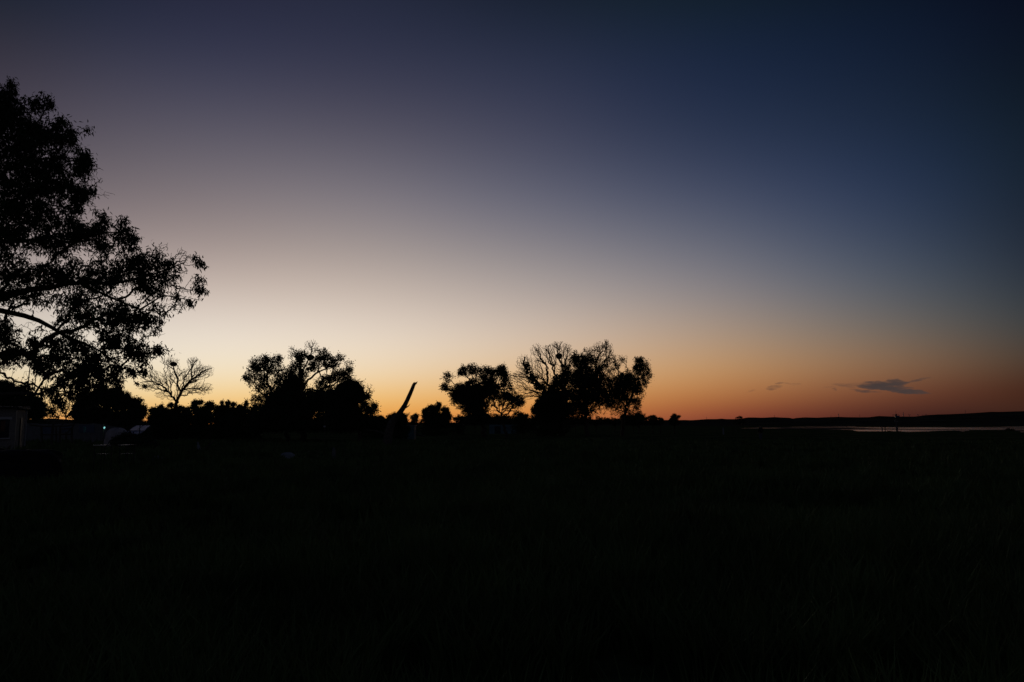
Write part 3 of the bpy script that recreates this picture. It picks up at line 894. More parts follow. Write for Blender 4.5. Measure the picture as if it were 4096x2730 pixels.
tree('round_shrub', 'rounded tall shrub with a looser hanging right side, right of the nest clump', 'shrub', 68.0,
     [([(1440, 1790), (1435, 1700), (1425, 1640), (1410, 1590), (1395, 1550)], 14, 3), ([(1430, 1670), (1455, 1620), (1475, 1590)], 7, 2), ([(1430, 1690), (1465, 1650), (1490, 1630)], 7, 2)],
     [(1395, 1548, 42, 28, 360, 1.4), (1405, 1575, 48, 45, 700, 1.5), (1350, 1590, 45, 45, 500, 1.5), (1375, 1640, 60, 45, 700, 1.5), (1448, 1585, 30, 26, 120, 1), (1468, 1575, 24, 16, 70, 0.9), (1462, 1610, 38, 36, 190, 0.9),
      (1490, 1635, 22, 18, 80, 1), (1503, 1625, 10, 12, 25, 1), (1455, 1650, 45, 25, 260, 1.1), (1430, 1680, 60, 25, 380, 1.4), (1440, 1540, 40, 20, 50, 0.05), (1380, 1690, 80, 40, 500, 1.6), (1470, 1560, 30, 24, 40, 0.1)],
     leaf=(0.17, 0.085), per=8, spread=0.18, bf=0.3, twig=0.012, depth=0.8, seed=23)

# ------------------------------------------------------------------ clumps of the centre
tree('leafy_tree', 'medium leafy tree with a small outstretched left branch and a nest', 'tree', 108.0,
     [([(1937, 1750), (1934, 1700), (1928, 1640), (1918, 1590), (1900, 1555), (1880, 1535), (1872, 1518), (1865, 1500), (1860, 1486)], 22, 3),
      ([(1926, 1620), (1940, 1570), (1945, 1548), (1930, 1520), (1908, 1490)], 10, 2.5), ([(1945, 1548), (1965, 1535), (1985, 1522), (2005, 1492)], 8, 2.5),
      ([(1890, 1548), (1850, 1548), (1835, 1541), (1820, 1540), (1808, 1530), (1796, 1512)], 6, 2), ([(1880, 1535), (1888, 1516), (1900, 1504)], 4, 2)],
     [(1787, 1506, 17, 18, 70, 1), (1797, 1514, 16, 14, 55, 1), (1776, 1548, 14, 13, 50, 1), (1793, 1555, 18, 10, 60, 1), (1782, 1535, 12, 12, 30, 1), (1852, 1483, 18, 20, 110, 1.2), (1840, 1495, 10, 14, 30, 1), (1888, 1474, 22, 20, 140, 1.2), (1918, 1480, 14, 11, 40, 1),
      (1947, 1477, 15, 17, 70, 1), (1938, 1494, 20, 15, 70, 1), (1967, 1490, 20, 20, 130, 1.2), (2006, 1483, 22, 22, 190, 1.4), (2018, 1497, 11, 20, 80, 1.3), (1883, 1492, 35, 12, 90, 0.8), (1870, 1545, 20, 8, 30, 0.6), (1958, 1517, 38, 18, 220, 1.3), (1858, 1554, 46, 18, 300, 1.4),
      (1822, 1577, 26, 16, 140, 1.3), (1884, 1565, 55, 26, 450, 1.5), (1948, 1553, 50, 32, 500, 1.5), (2015, 1540, 33, 28, 240, 1.1), (2036, 1557, 20, 26, 110, 1), (2033, 1574, 30, 22, 150, 1.1), (1818, 1603, 18, 24, 70, 0.9), (1858, 1588, 52, 28, 420, 1.4),
      (1845, 1615, 32, 20, 110, 0.6), (1886, 1605, 42, 32, 380, 1.4), (1926, 1600, 38, 34, 380, 1.4), (1885, 1634, 38, 24, 250, 1.2), (1928, 1636, 30, 28, 200, 1.2), (1915, 1675, 50, 20, 220, 1.4), (1845, 1535, 30, 10, 30, 0.2), (1985, 1505, 28, 22, 150, 1), (1925, 1510, 30, 12, 80, 0.7), (2015, 1515, 25, 16, 110, 1.1), (1900, 1525, 26, 12, 90, 1), (1838, 1560, 30, 14, 110, 1.1), (2045, 1590, 26, 18, 130, 1.2), (1900, 1650, 50, 30, 300, 1.4)],
     leaf=(0.21, 0.11), per=6, spread=0.24, bf=0.3, twig=0.016, depth=0.7, seed=31, foot=(1937, 0))
tree('leafy_tree', 'low fan-branched tree with the glow showing between its stems', 'tree', 104.0,
     [([(2028, 1760), (2020, 1720), (2010, 1690), (2002, 1660), (1994, 1645), (1984, 1630), (1970, 1600), (1962, 1570)], 13, 3),
      ([(2003, 1660), (2020, 1642), (2042, 1626), (2062, 1620)], 6, 2), ([(1998, 1650), (1996, 1615), (2002, 1580)], 5, 2), ([(1988, 1636), (1972, 1622), (1955, 1610)], 4, 2),
      ([(2006, 1652), (2018, 1610), (2025, 1580)], 4, 2), ([(2015, 1646), (2050, 1640), (2075, 1648)], 4, 1.5)],
     [(2024, 1595, 33, 24, 230, 1.1), (2058, 1602, 36, 26, 240, 1.1), (2085, 1603, 14, 20, 50, 1), (2094, 1606, 7, 8, 15, 1), (2076, 1618, 16, 10, 40, 1), (1985, 1580, 40, 22, 220, 1.2), (2018, 1620, 40, 18, 90, 0.4), (1970, 1620, 24, 24, 60, 0.3), (2050, 1636, 40, 14, 50, 0.3),
      (1990, 1668, 60, 14, 160, 1.3), (2070, 1655, 14, 8, 40, 1)],
     leaf=(0.21, 0.11), per=6, spread=0.24, bf=0.3, twig=0.015, depth=0.6, seed=32, foot=(2028, 0))

# ------------------------------------------------------------------ the big group right of the middle
tree('bare_tree', 'large thick-trunked tree with a bare fan of limbs and a nest', 'tree', 116.0,
     [([(2245, 1760), (2245, 1700), (2243, 1650), (2238, 1600), (2230, 1560)], 30, 14),
      ([(2235, 1625), (2215, 1600), (2190, 1575), (2170, 1556), (2148, 1538), (2130, 1520), (2118, 1500), (2105, 1472), (2096, 1450), (2098, 1428)], 22, 5),
      ([(2145, 1536), (2125, 1520), (2105, 1512), (2070, 1506), (2045, 1503), (2035, 1498)], 7, 2),
      ([(2210, 1592), (2195, 1585), (2175, 1577), (2150, 1567), (2120, 1567), (2100, 1580), (2075, 1584)], 8, 2),
      ([(2232, 1600), (2215, 1570), (2196, 1540), (2190, 1500), (2185, 1460), (2165, 1436), (2152, 1408), (2143, 1390)], 11, 2.5),
      ([(2183, 1458), (2160, 1440), (2135, 1448)], 5, 2),
      ([(2236, 1590), (2226, 1545), (2220, 1500), (2206, 1460), (2195, 1420), (2186, 1396), (2200, 1380)], 11, 2.5),
      ([(2218, 1492), (2222, 1465), (2218, 1440), (2205, 1410)], 5, 2),
      ([(2240, 1600), (2250, 1555), (2256, 1500), (2246, 1466), (2238, 1440), (2238, 1400), (2230, 1376), (2218, 1366)], 11, 2),
      ([(2238, 1402), (2243, 1374), (2252, 1366)], 3, 1.5),
      ([(2256, 1505), (2262, 1450), (2270, 1412), (2278, 1390)], 7, 2), ([(2262, 1450), (2250, 1420), (2262, 1388)], 4, 2)],
     [(2095, 1455, 33, 38, 420, 0), (2060, 1508, 35, 22, 260, 0), (2100, 1500, 45, 35, 380, 0), (2095, 1550, 50, 34, 330, 0), (2100, 1590, 30, 12, 90, 0), (2147, 1400, 26, 26, 250, 0), (2158, 1440, 34, 30, 220, 0), (2135, 1475, 30, 26, 160, 0), (2165, 1500, 40, 35, 300, 0), (2192, 1404, 28, 26, 250, 0), (2215, 1384, 20, 16, 90, 0),
      (2206, 1442, 28, 35, 190, 0), (2235, 1390, 30, 26, 240, 0), (2268, 1400, 22, 28, 240, 0), (2265, 1445, 18, 35, 180, 0), (2240, 1470, 30, 35, 160, 0), (2180, 1545, 45, 35, 300, 0.1), (2145, 1575, 40, 20, 130, 0), (2105, 1470, 12, 26, 90, 0.7), (2132, 1515, 26, 16, 120, 0.7), (2160, 1545, 24, 16, 120, 0.8),
      (2225, 1530, 30, 35, 200, 0.5), (2200, 1590, 40, 25, 300, 1), (2245, 1580, 30, 30, 300, 1.3), (2235, 1640, 50, 30, 500, 1.5), (2215, 1570, 34, 26, 320, 1.3), (2238, 1530, 26, 34, 260, 1.25), (2262, 1490, 20, 30, 160, 1.1), (2185, 1590, 30, 18, 200, 1.2)],
     leaf=(0.26, 0.15), per=7, spread=0.2, bf=0.34, twig=0.0125, depth=0.7, seed=45, pw=2.4, bare_mul=1.4, crook=0.9, foot=(2245, 0))
tree('leafy_tree', 'tall leafy tree with a bare twiggy spire on its right shoulder', 'tree', 112.0,
     [([(2348, 1755), (2345, 1700), (2343, 1640), (2345, 1580), (2335, 1520), (2322, 1470), (2310, 1430)], 20, 3),
      ([(2345, 1580), (2370, 1540), (2382, 1510), (2396, 1480), (2412, 1462), (2424, 1435), (2426, 1400), (2425, 1368)], 13, 2.5),
      ([(2384, 1506), (2380, 1475), (2386, 1448), (2400, 1420), (2396, 1385)], 7, 2), ([(2418, 1450), (2436, 1430), (2445, 1400), (2442, 1380)], 4, 1.5),
      ([(2388, 1445), (2376, 1415), (2366, 1398)], 4, 1.5), ([(2424, 1400), (2412, 1385), (2408, 1370)], 3, 1.5), ([(2343, 1560), (2350, 1500), (2345, 1430)], 8, 3)],
     [(2305, 1430, 17, 24, 100, 1), (2340, 1420, 22, 22, 110, 1), (2341, 1406, 9, 8, 20, 1), (2325, 1446, 42, 28, 300, 1.1), (2291, 1450, 18, 28, 110, 1), (2320, 1480, 50, 32, 420, 1.3), (2357, 1447, 26, 33, 210, 1.1), (2380, 1470, 32, 38, 240, 0.9), (2414, 1466, 26, 26, 120, 0.7),
      (2425, 1392, 16, 32, 260, 0.05), (2395, 1400, 28, 34, 300, 0.05), (2440, 1410, 18, 36, 210, 0.05), (2400, 1440, 34, 25, 200, 0.1), (2430, 1445, 20, 25, 120, 0.2), (2372, 1400, 20, 16, 90, 0), (2427, 1372, 10, 14, 60, 0), (2440, 1480, 26, 24, 120, 0.3),
      (2295, 1515, 46, 34, 460, 1.5), (2345, 1515, 55, 40, 620, 1.5), (2395, 1530, 50, 40, 560, 1.5), (2295, 1590, 60, 45, 800, 1.5), (2370, 1585, 70, 40, 900, 1.5), (2300, 1645, 60, 28, 450, 1.5), (2350, 1640, 30, 40, 160, 1.1), (2380, 1640, 50, 24, 120, 0.8)],
     leaf=(0.21, 0.11), per=6, spread=0.24, bf=0.25, twig=0.014, depth=0.75, seed=42, pw=2.45, bare_mul=1.5, foot=(2348, 0))
tree('leafy_tree', 'slanting leafy tree with an upright plume, rightmost of the big tree group', 'tree', 120.0,
     [([(2489, 1750), (2492, 1700), (2498, 1650), (2508, 1620), (2523, 1592), (2545, 1552), (2560, 1505), (2568, 1460), (2562, 1435)], 16, 2.5),
      ([(2508, 1618), (2494, 1570), (2488, 1520), (2484, 1495), (2474, 1480), (2462, 1465), (2452, 1450)], 9, 2), ([(2523, 1592), (2540, 1580), (2560, 1578), (2572, 1588)], 5, 1.5),
      ([(2488, 1497), (2500, 1485), (2510, 1488)], 3, 1.5), ([(2474, 1480), (2480, 1455), (2486, 1440)], 3, 1.5)],
     [(2455, 1440, 12, 20, 60, 0.7), (2470, 1455, 18, 18, 70, 0.8), (2487, 1443, 10, 13, 30, 0.8), (2475, 1440, 34, 22, 90, 0.05), (2450, 1482, 30, 22, 90, 0.4), (2505, 1462, 10, 26, 40, 0), (2515, 1490, 20, 16, 50, 0.2), (2558, 1437, 16, 12, 80, 1.1), (2557, 1460, 19, 20, 130, 1.2),
      (2582, 1458, 13, 15, 60, 1), (2548, 1482, 17, 22, 110, 1.2), (2578, 1485, 22, 22, 160, 1.2), (2594, 1503, 15, 18, 70, 1), (2601, 1510, 8, 12, 20, 0.5), (2572, 1520, 26, 22, 160, 1.1), (2576, 1544, 13, 11, 40, 1), (2522, 1508, 26, 28, 190, 1.2), (2495, 1525, 25, 30, 260, 1.4),
      (2550, 1556, 26, 20, 170, 1.3), (2528, 1538, 32, 36, 380, 1.4), (2565, 1580, 22, 20, 70, 0.2), (2546, 1612, 18, 26, 150, 1.2), (2526, 1628, 30, 34, 280, 1.3), (2506, 1583, 28, 38, 300, 1.3), (2470, 1545, 40, 45, 650, 1.5), (2460, 1595, 45, 40, 550, 1.4), (2430, 1615, 30, 22, 120, 0.9), (2480, 1650, 35, 18, 120, 0.9), (2548, 1650, 20, 14, 60, 1)],
     leaf=(0.21, 0.11), per=6, spread=0.24, bf=0.25, twig=0.014, depth=0.7, seed=43, pw=2.45, foot=(2489, 0))

# ------------------------------------------------------------------ shrubs and low bushes, each a thing
BUSH = [
    # label, D, blobs
    ('dense broad bush with a sloping right side under the near tree', 80, [(350, 1600, 40, 50), (400, 1570, 35, 30), (450, 1590, 50, 35), (490, 1600, 35, 30), (540, 1620, 35, 28), (565, 1640, 20, 30), (400, 1650, 80, 45), (500, 1660, 80, 35), (420, 1700, 110, 30), (470, 1570, 14, 16), (320, 1650, 30, 40)]),
    ('spiky low shrub left of the bare tree, next to a notch of sky', 88, [(605, 1640, 12, 8), (625, 1642, 17, 9), (645, 1630, 6, 9), (640, 1655, 40, 25), (610, 1665, 20, 20), (650, 1690, 60, 20)]),
    ('low shrub directly at the foot of the bare forked tree', 92, [(680, 1620, 13, 8), (695, 1637, 29, 12), (730, 1630, 15, 8), (750, 1637, 13, 9), (700, 1665, 60, 30)]),
    ('flat-topped shrub right of the bare forked tree', 90, [(785, 1610, 17, 8), (800, 1607, 13, 8), (775, 1622, 11, 11), (810, 1637, 34, 14), (840, 1617, 17, 8), (800, 1665, 60, 30), (842, 1630, 13, 6)]),
    ('knobbly shrub with three small heads beside the flat-topped shrub', 86, [(888, 1609, 7, 5), (912, 1612, 7, 7), (933, 1617, 7, 6), (900, 1627, 18, 9), (920, 1642, 22, 14), (880, 1640, 30, 20), (900, 1675, 50, 25)]),
    ('small thin shrub against the left foot of the nest clump', 82, [(960, 1630, 15, 9), (975, 1642, 17, 9), (985, 1612, 6, 12), (960, 1650, 30, 20), (980, 1680, 60, 25)]),
    ('dark weedy bush in front of the pale covered heap in the camp', 53, [(505, 1752, 20, 14), (535, 1758, 22, 12), (478, 1764, 18, 10), (562, 1764, 20, 12), (590, 1768, 16, 10)]),
    ('leafy bush beyond the brick hut at the left edge', 86, [(20, 1545, 40, 22), (60, 1560, 34, 26), (20, 1590, 60, 35), (90, 1600, 50, 40), (150, 1640, 40, 35), (60, 1640, 80, 45), (140, 1610, 30, 22)]),
    ('low spreading bush left of the leaning trunk', 96, [(1500, 1673, 14, 6), (1523, 1671, 9, 5), (1535, 1680, 22, 6), (1480, 1680, 30, 14), (1550, 1684, 22, 6), (1500, 1700, 60, 14)]),
    ('dark rounded bush behind the foot of the leaning trunk', 84, [(1560, 1670, 11, 8), (1578, 1662, 14, 10), (1600, 1668, 22, 14), (1615, 1665, 12, 10), (1590, 1685, 34, 14), (1622, 1680, 10, 10)]),
    ('upright little shrub between the leaning trunk and the shapely bush', 120, [(1660, 1672, 12, 12), (1666, 1664, 8, 7), (1655, 1685, 14, 10), (1648, 1668, 5, 7)]),
    ('shapely dark bush with a pointed top left of the centre trees', 118, [(1705, 1645, 16, 12), (1715, 1632, 12, 8), (1755, 1618, 9, 10), (1748, 1630, 14, 16), (1735, 1640, 24, 14), (1782, 1640, 14, 14), (1770, 1655, 30, 16), (1720, 1660, 34, 20), (1790, 1668, 18, 18), (1745, 1685, 60, 18), (1725, 1628, 14, 8)]),
    ('tiny bush in the gap left of the outstretched-branch tree', 125, [(1822, 1674, 10, 6), (1834, 1670, 8, 8), (1845, 1676, 12, 10)]),
    ('low bush in the gap between the centre trees and the big group', 128, [(2086, 1656, 8, 6), (2092, 1664, 16, 8), (2106, 1661, 7, 5), (2080, 1670, 30, 8)]),
    ('dense bush at the left foot of the big tree group', 112, [(2152, 1604, 10, 7), (2160, 1620, 24, 14), (2175, 1605, 24, 12), (2150, 1640, 26, 20), (2190, 1630, 36, 30), (2200, 1600, 30, 20), (2170, 1665, 50, 20), (2230, 1660, 40, 30)]),
    ('dark bush sloping down on the right side of the big tree group', 150, [(2556, 1656, 14, 8), (2570, 1664, 14, 10), (2550, 1670, 26, 14), (2520, 1672, 40, 14), (2580, 1676, 14, 8)]),
    ('low rounded bush on the horizon, first right of the big group', 170, [(2600, 1668, 10, 5), (2614, 1666, 8, 5), (2610, 1675, 22, 7), (2622, 1672, 8, 5)]),
    ('small rounded bush on the horizon, second right of the big group', 175, [(2640, 1675, 9, 4), (2648, 1679, 7, 3), (2640, 1682, 14, 4)]),
    ('lone bushy shrub standing on the horizon right of the big group', 165, [(2698, 1661, 7, 4), (2690, 1668, 8, 6), (2706, 1668, 8, 6), (2715, 1666, 5, 4), (2698, 1675, 14, 7), (2684, 1678, 5, 4)]),
    ('umbrella-shaped small tree on the slope below the far ridge', 330, [(2948, 1671, 8, 3.2), (2957, 1668, 8, 3), (2964, 1670, 6, 3), (2955, 1675, 16, 4), (2968, 1682, 14, 3), (2944, 1682, 8, 3)]),
]
for k, (xa, xb, top, lab) in enumerate(((2095, 2175, 1668, 'dark low thicket in the far tree line, under the bare fan of limbs'), (2170, 2262, 1662, 'dark low thicket in the far tree line, behind the thick trunk'),
                                        (2258, 2350, 1664, 'dark low thicket in the far tree line, left of the spired tree trunk'), (2346, 2420, 1668, 'dark low thicket in the far tree line, right of the spired tree trunk'),
                                        (2416, 2500, 1669, 'dark low thicket in the far tree line, left of the slanting trunk'), (2494, 2570, 1668, 'dark low thicket in the far tree line, right of the slanting trunk'),
                                        (1850, 1950, 1660, 'dark low thicket in the far tree line, behind the outstretched-branch tree'), (1945, 2030, 1664, 'dark low thicket in the far tree line, behind the fan-branched tree'),
                                        (2024, 2090, 1668, 'dark low thicket in the far tree line, right of the fan-branched tree'))):
    rs_ = random.Random(k)
    bl_ = []
    x = xa + 8
    while x < xb:
        bl_.append((x, top + 12 + rs_.uniform(-4, 5), 11, 10 + rs_.uniform(-2, 3)))
        bl_.append((x, 1686, 12, 10))
        x += 12
    BUSH.append((lab, 190, bl_))
for bi, (lab, D, bl) in enumerate(BUSH):
    s = D / F
    x0 = sum(b[0] for b in bl) / len(bl)
    gy = 1700 + CAMZ / D * F
    out = []
    for (a, b, c, d) in bl:
        k = 0.30 * (80.0 / D) ** 0 if D < 100 else 0.36
        out.append((a, b, c, d, max(30, min(900, c * d * k * 1.25)), 1.2))
        out.append((a, b + d * .35, c * .8, d * .7, max(14, min(500, c * d * k * .6)), 1.5))
        out.append((a, b - d * .15, c * 1.2, d * 1.3, max(10, min(200, c * d * .12)), 0.3))
    xa, xb = min(b[0] - b[2] for b in bl), max(b[0] + b[2] for b in bl)
    tl = 1672 if D > 60 else 1760
    out.append(((xa + xb) / 2, gy - (gy - tl) / 2 if D < 140 else 1690, (xb - xa) / 2 * 1.15, (gy - tl) / 2 + 6 if D < 140 else 10, min(900, (xb - xa) * 4), 1.5))
    top = min(bl, key=lambda q: q[1] - q[3])
    stems = [([(x0, gy), (x0 + 1, (gy + top[1]) / 2), (top[0], top[1])], 0.25 / s, 0.06 / s)]
    for q in bl[:4]:
        stems.append(([(x0, (gy + 1690) / 2), ((x0 + q[0]) / 2, (1695 + q[1]) / 2), (q[0], q[1])], 0.12 / s, 0.04 / s))
    tree('bush' if D > 60 else 'bush', lab, 'bush', D, stems, out, leaf=(max(0.17, 1.8 * s), max(0.09, 1.05 * s)), per=10, gap=-0.2,
         spread=max(0.14, 1.8 * s), bf=0.25, twig=0.012, depth=0.8, seed=60 + bi, maxd=3.5, group='bushes along the far side of the field')

# little bare thorn trees seen through the near tree
for lab, D, lim, bl, sd in (
    ('small twisted leafless tree seen under the hanging branches of the near tree', 72.0,
     [([(266, 1760), (265, 1690), (262, 1662), (255, 1645), (240, 1625), (225, 1600)], 9, 2), ([(264, 1672), (285, 1650), (305, 1630), (310, 1600)], 6, 2), ([(262, 1662), (250, 1668), (240, 1655)], 3, 1),
      ([(285, 1650), (300, 1615), (290, 1580)], 3, 1), ([(264, 1690), (240, 1680), (200, 1668)], 3, 1)],
     [(240, 1625, 45, 40, 260, 0), (295, 1610, 35, 40, 240, 0), (210, 1665, 40, 14, 90, 0), (300, 1650, 30, 30, 120, 0.4), (270, 1640, 50, 40, 160, 0.1), (330, 1640, 20, 30, 100, 0.8)], 91),
    ('thin bare sapling with crooked twigs right of the leaning trunk foot', 90.0,
     [([(1618, 1740), (1620, 1690), (1626, 1668), (1634, 1660), (1640, 1650)], 4, 1.5), ([(1626, 1668), (1632, 1668), (1640, 1656)], 2, 1)],
     [(1630, 1660, 12, 12, 70, 0), (1618, 1672, 12, 12, 50, 0.3)], 92)):
    tree('bare_tree', lab, 'tree', D, lim, bl, leaf=(0.18, 0.1), per=6, spread=0.12, bf=0.3, twig=0.013, depth=0.6, seed=sd, pw=2.3)


# ------------------------------------------------------------------ nests
def nest(px, py, D, rx, ry, label, seed):
    rs = np.random.default_rng(seed)
    s = D / F
    c = P(px, py, D - 0.15)
    n = 420
    u = rs.normal(size=(n, 3))
    u /= np.linalg.norm(u, axis=1, keepdims=True)
    u *= rs.uniform(0.55, 1.0, (n, 1))
    p = u * np.array([rx * s, rx * s, ry * s])
    p[:, 2] *= np.where(p[:, 2] > 0, 0.8, 1.15)
    t = np.cross(u, rs.normal(size=(n, 3)))
    t /= np.linalg.norm(t, axis=1, keepdims=True)
    l = rx * s * rs.uniform(0.45, 1.15, (n, 1))
    v, f = prisms(p - t * l / 2, p + t * l / 2, np.full(n, 0.028), np.full(n, 0.02))
    mb_v, mb_f = [], []
    # woven inner bowl
    seg, rings = 14, 7
    for i in range(rings + 1):
        ph = math.pi * i / rings
        for k in range(seg):
            a = 2 * math.pi * k / seg
            q = rs.uniform(0.6, 1.05)
            z = math.cos(ph)
            mb_v.append((math.sin(ph) * math.cos(a) * rx * s * q, math.sin(ph) * math.sin(a) * rx * s * q, z * ry * s * q * (0.7 if z > 0 else 1.1)))
    for i in range(rings):
        for k in range(seg):
            k2 = (k + 1) % seg
            mb_f.append((i * seg + k, i * seg + k2, (i + 1) * seg + k2, (i + 1) * seg + k))
    V = np.vstack([v, np.array(mb_v)])
    Fq = np.vstack([f, np.array(mb_f) + len(v)])
    me = raw_mesh('nest', V, Fq, np.full(len(Fq), 4), M['nest'])
    tag(link('bird_nest', me, None, tuple(c)), label, 'nest', 'stick nests high in the trees')


nest(694, 1457, 99.5, 13, 8, 'flat round stick nest in the bare forked tree', 1)
nest(1241, 1430, 74.5, 15, 10, 'lumpy stick nest high in the wide open-limbed tree', 2)
nest(1872, 1531, 108, 11, 5.5, 'small flat stick nest inside the outstretched-branch tree', 3)
nest(2236, 1424, 116, 13, 12, 'large ragged stick nest in the thick-trunked bare tree', 4)
nest(2488, 1497, 120, 8, 8, 'small stick nest in the rightmost tree of the big group', 5)


# ------------------------------------------------------------------ leaning dead trunk
def leaning_trunk():
    D = 58.0
    root = empty('dead_trunk', tuple(P(1545, 1792, D) * [1, 1, 0] + [0, 0, gz(P(1545, 0, D)[0], D)]), 'broken dead tree trunk leaning to the right with a splintered top', 'dead tree')
    o = np.array(root.location)
    s = D / F
    pts = [(1545, 1800, 44), (1550, 1765, 38), (1556, 1730, 34), (1566, 1695, 30), (1580, 1672, 26), (1592, 1659, 22), (1603, 1646, 20), (1611, 1635, 19), (1619, 1622, 18), (1628, 1603, 17), (1637, 1583, 16), (1648, 1558, 14.5), (1655, 1541, 13.5), (1660, 1533, 12)]
    mb = MB()
    mb.tube([tuple(P(a, b, D)) for a, b, c in pts], [c * s / 2 for a, b, c in pts], n=12, jag=0.09)
    # splinters at the broken end
    for (a, b, c, d, w) in ((1657, 1537, 1671, 1527, 5), (1656, 1538, 1662, 1531, 6), (1660, 1536, 1669, 1531, 5), (1654, 1541, 1660, 1528, 3), (1662, 1537, 1668, 1533, 5)):
        mb.tube([tuple(P(a, b, D)), tuple(P((a + c) / 2, (b + d) / 2, D)), tuple(P(c, d, D))], [w * s / 2 * 1.3, w * s / 2, 0.01], n=6, jag=0.1)
    mb.build('trunk', M['dead_wood'], root, origin=o)
    mb = MB()
    mb.tube([tuple(P(1618, 1634, D)), tuple(P(1628, 1629, D)), tuple(P(1635, 1624, D)), tuple(P(1641, 1616, D))], [4 * s, 2.6 * s, 1.8 * s, 0.3 * s], n=7, jag=0.12)
    mb.build('broken_branch', M['dead_wood'], root, origin=o)
    mb = MB()
    mb.tube([tuple(P(1550, 1740, D)), tuple(P(1525, 1731, D - .3)), tuple(P(1500, 1724, D - .6)), tuple(P(1480, 1722, D - .8)), tuple(P(1463, 1719, D - 1))], [5 * s, 4 * s, 2.8 * s, 2 * s, 0.6 * s], n=7, jag=0.12)
    mb.build('fallen_limb', M['dead_wood'], root, origin=o)


leaning_trunk()


def log(name, label, pts, D, w0, w1, group=None, cat='log'):
    s = D / F
    o = P(pts[0][0], pts[0][1], D)
    mb = MB()
    n = len(pts)
    mb.tube([tuple(P(a, b, D)) for a, b in pts], [(w0 + (w1 - w0) * i / (n - 1)) * s / 2 for i in range(n)], n=8, jag=0.12)
    ob = mb.build(name, M['dead_wood'], None, origin=tuple(o))
    tag(ob, label, cat, group)


log('fallen_log', 'thick fallen log sloping up into the shade beside the thick-trunked tree', [(2205, 1741), (2225, 1727), (2262, 1721), (2290, 1708), (2310, 1698)], 112, 9, 5)
log('fallen_log', 'short broken stub leaning in the grass left of the thick-trunked tree', [(2187, 1731), (2191, 1718), (2196, 1705)], 114, 5, 4)
log('fallen_log', 'dark log lying right of the teal hut', [(1652, 1735), (1680, 1741), (1700, 1747)], 90, 9, 5)

# ------------------------------------------------------------------ things on the ground
def at(px, D, dz=0.0):
    x = (px - 2048) / F * D
    return np.array([x, D, gz(x, D) + dz])


def zz(py, D):
    """height that shows at row py at depth D"""
    return P(2048, py, D)[2]


